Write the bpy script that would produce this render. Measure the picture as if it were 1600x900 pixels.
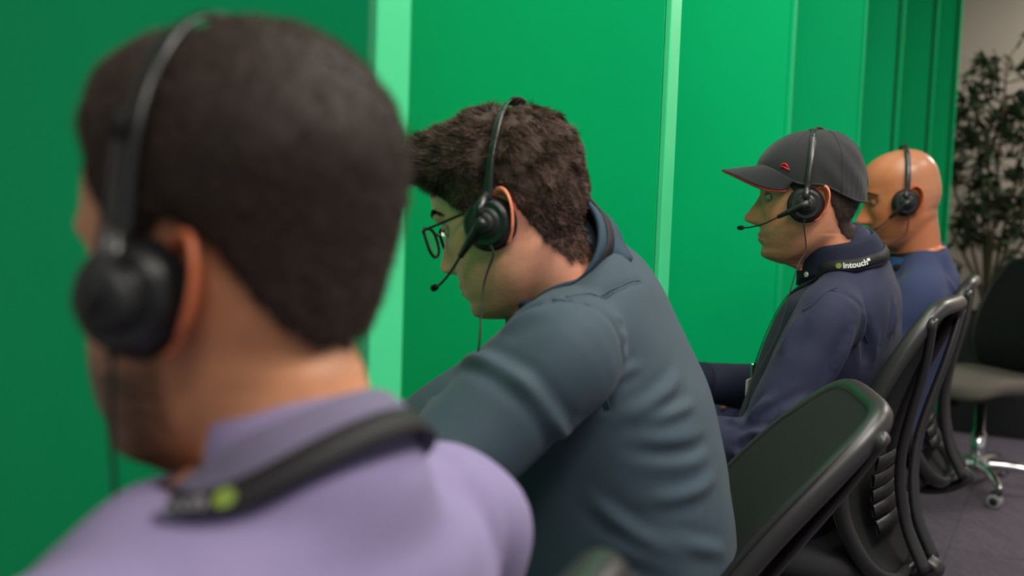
import bpy, math, random
import numpy as np
from mathutils import Vector, Matrix
from mathutils.bvhtree import BVHTree

# ------------------------------------------------------------------ camera, world, exposure
for o in list(bpy.data.objects):
    bpy.data.objects.remove(o)
SC = bpy.context.scene
COL = SC.collection
R_ = math.radians
CAM_Z = 1.10
PITCH, ROLL = R_(4.5), R_(2.0)
cam_d = bpy.data.cameras.new('camera')
cam_d.sensor_width = 36.0
cam_d.lens = 36.0
cam_d.clip_start = 0.02
cam_d.dof.use_dof = True
cam_d.dof.focus_distance = 1.62
cam_d.dof.aperture_fstop = 3.0
cam = bpy.data.objects.new('camera', cam_d)
COL.objects.link(cam)
cam.matrix_world = (Matrix.Translation((0, 0, CAM_Z)) @ Matrix.Rotation(math.pi/2 - PITCH, 4, 'X')
                    @ Matrix.Rotation(ROLL, 4, 'Z'))
SC.camera = cam

world = bpy.data.worlds.new('room_ambient')
SC.world = world
world.use_nodes = True
world.node_tree.nodes['Background'].inputs[0].default_value = (0.93, 0.96, 1.0, 1)
world.node_tree.nodes['Background'].inputs[1].default_value = 0.36

vs = SC.view_settings
vs.view_transform = 'Standard'
vs.look = 'None'
vs.gamma = 1.0
vs.use_curve_mapping = False
vs.exposure = 0.0

# row geometry: people sit in a row along ROWV and face FWD (towards the green partitions)
PHI = R_(28.5)
ROWV = np.array([math.sin(PHI), math.cos(PHI), 0.0])
FWD = np.array([-math.cos(PHI), math.sin(PHI), 0.0])
ROWORG = np.array([-0.15, 0.56, 0.0])
rng = np.random.default_rng(7)
random.seed(7)

def row(t, s, z=0.0):
    """point at t metres along the row from the nearest person, s metres towards the partitions"""
    p = ROWORG + ROWV*t + FWD*s
    return np.array([p[0], p[1], z])

# ceiling lamps and added face lights: (t along row, s towards partitions, watts); the housings are built further down
CEIL = 2.75
LAMPS = [(-1.3, -0.9, 22), (0.6, -1.2, 50), (2.4, -1.5, 15), (5.35, -1.2, 50),
         (0.66, -0.30, 15), (1.62, -0.20, 14), (2.45, 0.62, 2), (0.85, 0.85, 4), (1.78, 0.85, 4)]  # first two and last two of this line are added to light the faces
for t, s, w in LAMPS:
    l = bpy.data.lights.new('ceiling_lamp_light', 'AREA')
    l.shape = 'RECTANGLE'; l.size = 0.56; l.size_y = 1.16
    l.energy = w; l.color = (1.0, 0.95, 0.87)
    lo = bpy.data.objects.new('ceiling_lamp_light', l)
    lo.location = tuple(row(t, s, CEIL - 0.045))
    lo.rotation_euler = (0, 0, -PHI)
    COL.objects.link(lo)

# ------------------------------------------------------------------ helpers
def tag(o, label=None, cat=None, group=None, kind=None):
    if label: o['label'] = label
    if cat: o['category'] = cat
    if group: o['group'] = group
    if kind: o['kind'] = kind
    return o

def mesh_of(name, V, F, mat=None, smooth=True):
    me = bpy.data.meshes.new(name)
    me.from_pydata([tuple(map(float, v)) for v in V], [], [tuple(map(int, f)) for f in F])
    me.update()
    if smooth:
        me.polygons.foreach_set('use_smooth', [True]*len(me.polygons))
    if mat: me.materials.append(mat)
    return me

def link(name, me, parent=None):
    o = bpy.data.objects.new(name, me)
    COL.objects.link(o)
    if parent is not None:
        o.parent = parent
        bpy.context.view_layer.update() if False else None
        o.matrix_parent_inverse = parent_inv(parent)
    return o

_inv = {}
def parent_inv(p):
    # parents are placed once, before children are linked
    m = Matrix.Identity(4)
    q = p
    chain = []
    while q is not None:
        chain.append(q); q = q.parent
    for q in reversed(chain):
        loc = q.matrix_basis.copy()
        m = m @ (q.matrix_parent_inverse @ loc)
    return m.inverted()

def empty(name, loc=(0, 0, 0)):
    o = bpy.data.objects.new(name, None)
    o.empty_display_size = 0.05
    o.location = tuple(map(float, loc))
    COL.objects.link(o)
    return o

class MB:
    """collects shapes (in world metres) for one mesh"""
    def __init__(s): s.V = []; s.F = []
    def add(s, V, F):
        b = len(s.V)
        s.V.extend([tuple(map(float, v)) for v in V]); s.F.extend([tuple(int(i)+b for i in f) for f in F])
        return s
    def grid(s, G, cu=False, cv=False, cap0=False, cap1=False):
        G = np.asarray(G, float); n, m = G.shape[:2]
        F = []
        for i in range(n if cu else n-1):
            for j in range(m if cv else m-1):
                i2, j2 = (i+1) % n, (j+1) % m
                F.append((i*m+j, i*m+j2, i2*m+j2, i2*m+j))
        V = list(G.reshape(-1, 3))
        if cap0:
            V.append(G[0].mean(0)); c = len(V)-1
            for j in range(m): F.append((c, (j+1) % m, j))
        if cap1:
            V.append(G[-1].mean(0)); c = len(V)-1; b = (n-1)*m
            for j in range(m): F.append((c, b+j, b+(j+1) % m))
        return s.add(V, F)
    def tube(s, pts, rad, n=10, ref=(0, 0, 1), flat=1.0, cap=True):
        """tube along pts; rad scalar or list; flat = ratio of second axis"""
        P = np.asarray(pts, float); k = len(P)
        r = np.full(k, rad, float) if np.isscalar(rad) else np.asarray(rad, float)
        fl = np.full(k, flat, float) if np.isscalar(flat) else np.asarray(flat, float)
        T = np.gradient(P, axis=0); T /= np.linalg.norm(T, axis=1)[:, None] + 1e-12
        up = np.asarray(ref, float); G = np.zeros((k, n, 3))
        a = np.linspace(0, 2*np.pi, n, endpoint=False)
        for i in range(k):
            x = up - T[i]*np.dot(up, T[i])
            if np.linalg.norm(x) < 1e-5:
                x = np.cross(T[i], (0.3, 0.7, 0.2))
            x /= np.linalg.norm(x); y = np.cross(T[i], x)
            up = x if ref == (0, 0, 1) else np.asarray(ref, float)
            G[i] = P[i] + r[i]*(np.cos(a)[:, None]*x + fl[i]*np.sin(a)[:, None]*y)
        return s.grid(G, cv=True, cap0=cap, cap1=cap)
    def box(s, c, ax, h):
        """box with centre c, axes ax (3 unit vectors), half sizes h"""
        c = np.asarray(c, float); A = np.asarray(ax, float)
        V = [c + sx*h[0]*A[0] + sy*h[1]*A[1] + sz*h[2]*A[2] for sx in (-1, 1) for sy in (-1, 1) for sz in (-1, 1)]
        F = [(0,1,3,2),(4,6,7,5),(0,4,5,1),(2,3,7,6),(0,2,6,4),(1,5,7,3)]
        return s.add(V, F)
    def lathe(s, c, axis, prof, n=28):
        """prof: list of (height along axis, radius)"""
        c = np.asarray(c, float); z = np.asarray(axis, float); z = z/np.linalg.norm(z)
        x = np.cross(z, (0.21, 0.33, 0.92)); x /= np.linalg.norm(x); y = np.cross(z, x)
        a = np.linspace(0, 2*np.pi, n, endpoint=False)
        G = [[c + h*z + r*(math.cos(t)*x + math.sin(t)*y) for t in a] for h, r in prof]
        return s.grid(G, cv=True, cap0=True, cap1=True)
    def ell(s, c, ax, h, n=18, m=12):
        A = np.asarray(ax, float); c = np.asarray(c, float)
        th = np.linspace(0.02, math.pi-0.02, m)
        a = np.linspace(0, 2*np.pi, n, endpoint=False)
        G = [[c + A[2]*h[2]*math.cos(t) + math.sin(t)*(A[0]*h[0]*math.cos(u) + A[1]*h[1]*math.sin(u)) for u in a] for t in th]
        return s.grid(G, cv=True, cap0=True, cap1=True)
    def build(s, name, mat, parent=None, smooth=True, bevel=0.0, xf=None):
        V = s.V
        if xf is not None:
            V = [tuple(xf(np.array(v))) for v in V]
        o = link(name, mesh_of(name, V, s.F, mat, smooth), parent)
        if bevel > 0:
            m = o.modifiers.new('bevel', 'BEVEL'); m.width = bevel; m.segments = 2; m.limit_method = 'ANGLE'
        return o

I3 = np.eye(3)
def spline(pts, n):
    """Catmull-Rom through pts (any dimension)"""
    P = np.asarray(pts, float)
    Q = np.vstack([2*P[0]-P[1], P, 2*P[-1]-P[-2]])
    out = []
    k = len(P)-1
    for u in np.linspace(0, k, n):
        i = min(int(u), k-1); t = u-i
        p0, p1, p2, p3 = Q[i], Q[i+1], Q[i+2], Q[i+3]
        out.append(0.5*((2*p1) + (-p0+p2)*t + (2*p0-5*p1+4*p2-p3)*t*t + (-p0+3*p1-3*p2+p3)*t**3))
    return np.array(out)

def smoothstep(x, a=0.0, b=1.0):
    t = np.clip((x-a)/(b-a), 0, 1)
    return t*t*(3-2*t)

def vnoise(P, scale, seed=0):
    """cheap smooth noise: a sum of random plane waves"""
    g = np.random.default_rng(seed)
    P = np.asarray(P, float)*scale
    out = np.zeros(len(P))
    for _ in range(9):
        d = g.normal(size=3); d /= np.linalg.norm(d)
        out += np.sin(P @ d * g.uniform(0.6, 1.6)*6.283 + g.uniform(0, 6.283))
    return out/4.0

def set_colors(me, C):
    at = me.color_attributes.new('Col', 'FLOAT_COLOR', 'POINT')
    A = np.ones((len(me.vertices), 4), np.float32); A[:, :3] = np.asarray(C)[:len(me.vertices)]
    at.data.foreach_set('color', A.ravel())

def remesh(V, F, voxel, smooth=8, fac=0.5):
    me = mesh_of('tmp', V, F, None, False)
    o = bpy.data.objects.new('tmp', me); COL.objects.link(o)
    m = o.modifiers.new('r', 'REMESH'); m.mode = 'VOXEL'; m.voxel_size = voxel
    if smooth:
        s = o.modifiers.new('s', 'SMOOTH'); s.factor = fac; s.iterations = smooth
    dg = bpy.context.evaluated_depsgraph_get()
    ev = o.evaluated_get(dg)
    r = bpy.data.meshes.new_from_object(ev)
    bpy.data.objects.remove(o)
    n = len(r.vertices); co = np.zeros(n*3); r.vertices.foreach_get('co', co)
    nr = np.zeros(n*3); r.vertices.foreach_get('normal', nr)
    Fs = [tuple(p.vertices) for p in r.polygons]
    bpy.data.meshes.remove(r); bpy.data.meshes.remove(me)
    return co.reshape(-1, 3), nr.reshape(-1, 3), Fs

# ------------------------------------------------------------------ materials
def lin(r, g, b):
    return tuple(((c/255.0)/12.92 if c/255.0 <= 0.04045 else ((c/255.0+0.055)/1.055)**2.4) for c in (r, g, b))

def principled(name, col, rough=0.5, spec=0.5, metal=0.0, noise=None, bump=None, alpha=1.0, sheen=0.0, sss=0.0,
               attr=False, coat=0.0, trans=0.0):
    m = bpy.data.materials.new(name); m.use_nodes = True
    nt = m.node_tree; N = nt.nodes; L = nt.links
    b = N['Principled BSDF']
    b.inputs['Base Color'].default_value = (*col, 1)
    b.inputs['Roughness'].default_value = rough
    b.inputs['Specular IOR Level'].default_value = spec
    b.inputs['Metallic'].default_value = metal
    b.inputs['Alpha'].default_value = alpha
    b.inputs['Sheen Weight'].default_value = sheen
    b.inputs['Coat Weight'].default_value = coat
    b.inputs['Transmission Weight'].default_value = trans
    if sss:
        b.inputs['Subsurface Weight'].default_value = sss
        b.inputs['Subsurface Radius'].default_value = (1.0, 0.35, 0.2)
        b.inputs['Subsurface Scale'].default_value = 0.006
    tc = N.new('ShaderNodeTexCoord')
    src = None
    if attr:
        a = N.new('ShaderNodeVertexColor'); a.layer_name = 'Col'; src = a.outputs['Color']
        L.new(src, b.inputs['Base Color'])
    if noise:
        sc, amt = noise
        n = N.new('ShaderNodeTexNoise'); n.inputs['Scale'].default_value = sc; n.inputs['Detail'].default_value = 5
        L.new(tc.outputs['Object'], n.inputs['Vector'])
        mr = N.new('ShaderNodeMapRange'); mr.inputs['From Min'].default_value = 0.25; mr.inputs['From Max'].default_value = 0.75
        mr.inputs['To Min'].default_value = 1-amt; mr.inputs['To Max'].default_value = 1+amt
        L.new(n.outputs['Fac'], mr.inputs['Value'])
        mx = N.new('ShaderNodeVectorMath'); mx.operation = 'SCALE'
        if src is None: mx.inputs[0].default_value = col
        else: L.new(src, mx.inputs[0])
        L.new(mr.outputs['Result'], mx.inputs['Scale'])
        L.new(mx.outputs[0], b.inputs['Base Color'])
    if bump:
        kind, sc, st = bump
        if kind == 'noise':
            t = N.new('ShaderNodeTexNoise'); t.inputs['Scale'].default_value = sc; t.inputs['Detail'].default_value = 3
            L.new(tc.outputs['Object'], t.inputs['Vector']); outp = t.outputs['Fac']
        else:
            t = N.new('ShaderNodeTexWave'); t.inputs['Scale'].default_value = sc; t.inputs['Distortion'].default_value = 0.6
            t.bands_direction = 'DIAGONAL'
            L.new(tc.outputs['Object'], t.inputs['Vector']); outp = t.outputs['Fac']
        bp = N.new('ShaderNodeBump'); bp.inputs['Strength'].default_value = st; bp.inputs['Distance'].default_value = 0.002
        L.new(outp, bp.inputs['Height']); L.new(bp.outputs['Normal'], b.inputs['Normal'])
    return m

M = {}
M['green'] = principled('green_partition_paint', lin(0, 186, 116), 0.55, 0.12, noise=(2.2, 0.05), bump=('noise', 120, 0.05))
M['green_edge'] = principled('green_edge_band', lin(70, 215, 145), 0.38, 0.5, noise=(6, 0.04))
M['green_seam'] = principled('dark_green_joint', lin(0, 60, 30), 0.6, 0.2)
M['wall'] = principled('taupe_wall_paint', lin(186, 174, 162), 0.8, 0.2, noise=(3, 0.03), bump=('noise', 180, 0.08))
M['ceil'] = principled('white_ceiling', lin(205, 203, 198), 0.9, 0.1, bump=('noise', 90, 0.1))
M['carpet'] = principled('grey_violet_carpet', lin(100, 90, 102), 0.95, 0.05, noise=(70, 0.25), bump=('noise', 300, 0.6), sheen=0.06)
M['carpet2'] = principled('grey_violet_carpet_darker', lin(95, 86, 98), 0.95, 0.05, noise=(70, 0.25), bump=('noise', 300, 0.6), sheen=0.06)
M['carpet_joint'] = principled('carpet_joint', lin(66, 58, 64), 0.95, 0.05)
M['lampw'] = principled('white_lamp_housing', lin(225, 225, 222), 0.5)
M['black'] = principled('black_plastic', (0.012, 0.012, 0.013), 0.38, 0.5, bump=('noise', 900, 0.05))
M['blackm'] = principled('black_matte_plastic', (0.016, 0.016, 0.017), 0.55, 0.4)
M['gloss'] = principled('black_satin_band', (0.014, 0.014, 0.014), 0.27, 0.6)
M['foam'] = principled('black_foam', (0.010, 0.010, 0.011), 0.85, 0.2, bump=('noise', 700, 0.4))
M['chairp'] = principled('charcoal_chair_plastic', (0.022, 0.021, 0.022), 0.36, 0.5, bump=('noise', 700, 0.08))
M['chairmesh'] = principled('black_chair_mesh', (0.013, 0.014, 0.014), 0.75, 0.25, alpha=0.93, bump=('wave', 260, 0.15))
M['seatf'] = principled('black_seat_fabric', (0.022, 0.021, 0.024), 0.9, 0.2, bump=('noise', 600, 0.4), sheen=0.06)
M['seatgrey'] = principled('grey_seat_fabric', lin(112, 104, 98), 0.9, 0.2, bump=('noise', 500, 0.4), noise=(60, 0.12))
M['chrome'] = principled('chrome', (0.75, 0.75, 0.76), 0.12, 0.5, metal=1.0)
M['tyre'] = principled('caster_tread_grey', lin(165, 163, 168), 0.6)
M['lens'] = principled('spectacle_lens', (0.93, 0.97, 0.95), 0.02, 0.5, alpha=0.18)
M['eye'] = principled('eye_white', lin(205, 195, 188), 0.2, 0.5)
M['iris'] = principled('dark_iris', lin(38, 24, 18), 0.15, 0.6)
M['white'] = principled('white_print', lin(232, 232, 228), 0.6)
M['greyprint'] = principled('grey_print', lin(128, 128, 136), 0.6)
M['limegreen'] = principled('lime_green_print', lin(118, 140, 52), 0.6)
M['red'] = principled('red_embroidery', lin(200, 22, 40), 0.55)
M['lanyard'] = principled('black_ribbon', (0.012, 0.011, 0.013), 0.6, 0.3, bump=('wave', 500, 0.2))
M['button'] = principled('white_button', lin(215, 212, 205), 0.3)
M['skin'] = principled('skin', (0.5, 0.3, 0.2), 0.45, 0.4, attr=True, noise=(140, 0.06), bump=('noise', 900, 0.06), sss=0.12)
M['skin_oily'] = principled('skin_shiny', (0.5, 0.3, 0.2), 0.30, 0.45, attr=True, noise=(140, 0.06), bump=('noise', 900, 0.05), sss=0.12)
M['hair'] = principled('hair_strands', (0.03, 0.02, 0.015), 0.65, 0.25, attr=True)
M['lavender'] = principled('lavender_polo_fabric', lin(134, 123, 160), 0.85, 0.2, sheen=0.06, bump=('noise', 900, 0.35), noise=(260, 0.06))
M['lavender_collar'] = principled('grey_lavender_collar_rib', lin(108, 102, 126), 0.85, 0.2, sheen=0.06, bump=('wave', 420, 0.3))
M['slate'] = principled('slate_teal_shirt_cotton', lin(54, 70, 81), 0.72, 0.3, sheen=0.06, bump=('noise', 1100, 0.2), noise=(300, 0.05))
M['slate_collar'] = principled('slate_teal_collar', lin(46, 66, 82), 0.72, 0.3, bump=('noise', 1100, 0.2))
M['navy'] = principled('navy_shirt_cotton', lin(34, 37, 62), 0.75, 0.3, sheen=0.06, bump=('noise', 1000, 0.3), noise=(320, 0.10))
M['navy_collar'] = principled('navy_collar_cotton', lin(28, 31, 53), 0.75, 0.3, bump=('noise', 1000, 0.3), noise=(320, 0.10))
M['bluetee'] = principled('blue_tee_jersey', lin(52, 61, 94), 0.85, 0.2, sheen=0.06, bump=('noise', 900, 0.3), noise=(260, 0.06))
M['bluetee_rib'] = principled('blue_tee_rib', lin(50, 82, 128), 0.85, 0.2, bump=('wave', 500, 0.3))
M['jeans'] = principled('dark_denim', lin(42, 44, 70), 0.85, 0.2, bump=('wave', 900, 0.3), noise=(200, 0.15))
M['blacktrousers'] = principled('black_trousers', lin(30, 30, 36), 0.85, 0.2, bump=('noise', 900, 0.3))
M['shoe'] = principled('black_shoe_leather', (0.015, 0.015, 0.016), 0.4)
M['sole'] = principled('shoe_sole', (0.05, 0.05, 0.05), 0.7)
M['capf'] = principled('black_cap_twill', lin(44, 43, 46), 0.82, 0.2, sheen=0.15, bump=('wave', 900, 0.25), noise=(200, 0.06))
M['leafd'] = principled('dark_green_leaf', lin(52, 66, 44), 0.5, 0.4, noise=(20, 0.25))
M['leafl'] = principled('olive_leaf', lin(76, 86, 58), 0.5, 0.4, noise=(20, 0.25))
M['bark'] = principled('grey_brown_bark', lin(96, 82, 66), 0.85, 0.2, bump=('noise', 90, 0.5))
M['soil'] = principled('soil', lin(50, 40, 32), 0.95)
M['planter'] = principled('black_planter', (0.013, 0.013, 0.015), 0.5)
M['pale'] = principled('pale_plastic', lin(208, 206, 198), 0.5)

for key in ('carpet', 'carpet2'):            # fine ribs running with the planks
    nt = M[key].node_tree; N = nt.nodes; L = nt.links
    tc = N.new('ShaderNodeTexCoord'); mp = N.new('ShaderNodeMapping'); mp.inputs['Rotation'].default_value = (0, 0, PHI)
    mp.inputs['Scale'].default_value = (170, 3, 1)
    L.new(tc.outputs['Object'], mp.inputs['Vector'])
    nz = N.new('ShaderNodeTexNoise'); nz.inputs['Scale'].default_value = 1.0; nz.inputs['Detail'].default_value = 2
    L.new(mp.outputs['Vector'], nz.inputs['Vector'])
    mr = N.new('ShaderNodeMapRange'); mr.inputs['From Min'].default_value = .3; mr.inputs['From Max'].default_value = .7
    mr.inputs['To Min'].default_value = .72; mr.inputs['To Max'].default_value = 1.2
    L.new(nz.outputs['Fac'], mr.inputs['Value'])
    b = N['Principled BSDF']; src = b.inputs['Base Color'].links[0].from_socket
    mx = N.new('ShaderNodeVectorMath'); mx.operation = 'SCALE'
    L.new(src, mx.inputs[0]); L.new(mr.outputs['Result'], mx.inputs['Scale']); L.new(mx.outputs[0], b.inputs['Base Color'])

# ------------------------------------------------------------------ the setting
def slab(name, c, ax, h, mat, label, cat, bevel=0.0):
    o = MB().box(c, ax, h).build(name, mat, smooth=False, bevel=bevel)
    tag(o, label, cat, kind='structure')
    return o
AX = np.array([ROWV, FWD, [0, 0, 1.0]])
floor = slab('floor', row(2.5, -0.8, -0.06), AX, (6.0, 3.2, 0.05), M['carpet_joint'], 'dark backing of the grey violet carpet floor', 'floor')
ceiling = slab('ceiling', row(2.5, -0.8, CEIL+0.05), AX, (6.0, 3.2, 0.05), M['ceil'], 'plain white ceiling above the green booths', 'ceiling')
wall_back = slab('wall_back', row(6.25, -0.8, CEIL/2), AX, (0.05, 3.2, CEIL/2+0.01), M['wall'], 'taupe painted end wall behind the tall plant', 'wall')
BOOTH = 0.95
wall_left = slab('wall_left', row(1.5, 0.27+BOOTH+0.06, CEIL/2), AX, (5.0, 0.04, CEIL/2), M['ceil'], 'off-white wall at the back of the green booths', 'wall')  # unseen wall, off-white so it bounces neutral light onto the faces
baseboard_back = slab('baseboard_back', row(6.188, -0.8, 0.05), AX, (0.012, 3.2, 0.05), M['blackm'], 'dark baseboard along the taupe end wall', 'baseboard', 0.003)

# carpet planks, laid along the row
pm = {}
for i, mt in enumerate(('carpet', 'carpet2')):
    pm[i] = mesh_of('carpet_tile', *(lambda b: (b.V, b.F))(MB().box((0, 0, 0), AX, (0.4985, 0.1240, 0.005))), M[mt], False)
k = 0
for a in range(-3, 9):
    for b in range(-14, 4):
        t = a*1.0 + (0.5 if b % 2 else 0.0) + 0.3
        s = b*0.25 + 0.02
        if t < -1.5 or t > 5.9: continue
        o = bpy.data.objects.new('carpet_tile', pm[(a*3+b*5) % 2]); COL.objects.link(o)
        o.parent = floor; o.matrix_parent_inverse = parent_inv(floor)
        o.location = tuple(row(t, s, -0.0052)); k += 1

# green partitions between the seats
# (t, s of the free end, half thickness)
PARTS = [(0.352, 0.150, 0.026, 'green partition beside the nearest man with a pale broad front edge'),
         (1.346, 0.245, 0.026, 'green partition behind the man in spectacles with a bright narrow front edge'),
         (2.28, 0.262, 0.014, 'brightest green partition seen behind the face of the man in the cap'),
         (3.02, 0.218, 0.006, 'darker green partition just right of the black cap'),
         (3.80, 0.217, 0.005, 'dark green partition rising behind the bald head, left of the dark joints'),
         (4.55, 0.184, 0.005, 'narrow dark green partition between the two dark joints'),
         (5.25, 0.158, 0.008, 'last green partition next to the taupe wall')]
PH = 1.33
for i, (t, s, ht, lab) in enumerate(PARTS):
    e = empty('green_partition', row(t, s, 0.0))
    tag(e, lab, 'partition', 'green booth partitions')
    MB().box(row(t, s+0.012+BOOTH/2, PH+0.01), AX, (ht, BOOTH/2, PH)).build('panel', M['green'], e, False, 0.002)
    MB().box(row(t, s+0.006, PH+0.01), AX, (ht+0.0006, 0.0055, PH)).build('edge_band', M['green_edge'] if i < 2 else M['green'], e, False, 0.002)
    if i >= 4:
        MB().box(row(t-ht-0.0012, s+0.02, PH+0.01), AX, (0.0012, 0.0035, PH)).build('joint_strip', M['green_seam'], e, False)
    MB().box(row(t, s+BOOTH/2, 0.005), AX, (ht+0.01, BOOTH/2, 0.005)).build('floor_channel', M['blackm'], e, False)

# ceiling lamps and added face lights (housings around the lights set above)
lamp_names = ['flat white ceiling lamp above the aisle behind the nearest man', 'flat white ceiling lamp above the aisle behind the man in spectacles',
              'flat white ceiling lamp above the aisle behind the man in the cap', 'flat white ceiling lamp above the aisle near the tall plant',
              'added face-lighting panel above the gap between the nearest man and the man in spectacles', 'added face-lighting panel above the gap between the slate shirt and the navy shirt',
              'flat white ceiling lamp above the booth of the bald man', 'added face-lighting panel above the booth of the man in spectacles',
              'added face-lighting panel above the booth of the man in the cap']
for (t, s, w), lab in zip(LAMPS, lamp_names):
    e = empty('ceiling_lamp', row(t, s, CEIL)); tag(e, lab, 'ceiling lamp', 'flat ceiling lamps')
    b = MB()
    for sg in (-1, 1):
        b.box(row(t+sg*0.30, s, CEIL-0.02), AX, (0.012, 0.612, 0.0195)); b.box(row(t, s+sg*0.60, CEIL-0.02), AX, (0.29, 0.012, 0.0195))
    b.build('frame', M['lampw'], e, False, 0.003)
    MB().box(row(t, s, CEIL-0.012), AX, (0.288, 0.588, 0.010)).build('diffuser', M['lampw'], e, False)

# ------------------------------------------------------------------ people: heads
LZ = np.array([.05, .035, .018, .0, -.02, -.04, -.055, -.068, -.078, -.088, -.098, -.106, -.112, -.118, -.126, -.14])
XF = np.array([.099, .0995, .0945, .0905, .0895, .0905, .0925, .0920, .0910, .0885, .0915, .0890, .0790, .0600, .0300, .0100])
XB = np.array([-.098, -.0985, -.0975, -.094, -.086, -.074, -.060, -.045, -.033, -.022, -.010, .000, .008, .010, .004, .000])
WW = np.array([.0770, .0772, .0765, .0745, .0715, .0680, .0650, .0610, .0570, .0515, .0450, .0385, .0310, .0220, .0120, .0050])
XW = np.array([-.012, -.010, -.008, -.004, .000, .004, .006, .008, .011, .016, .024, .031, .035, .032, .016, .004])
NF = np.array([2.05, 2.1, 2.2, 2.3, 2.3, 2.25, 2.2, 2.15, 2.1, 2.05, 2.0, 2.0, 2.0, 2.0, 2.0, 2.0])
NOSE_Z = np.array([.022, .012, .002, -.008, -.018, -.026, -.032, -.037, -.041, -.045, -.050, -.056])
NOSE_A = np.array([.000, .0035, .0095, .0155, .0215, .0262, .0278, .0255, .0185, .0085, .0015, 0.0])
NOSE_W = np.array([.007, .007, .0075, .0085, .0095, .0115, .0135, .0145, .0140, .0120, .010, .010])
LIP_Z = np.array([-.050, -.056, -.0605, -.0645, -.0672, -.070, -.0745, -.079, -.084, -.090])
LIP_A = np.array([0, .0015, .0050, .0062, .0020, .0055, .0062, .0030, -.0015, 0])

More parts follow.
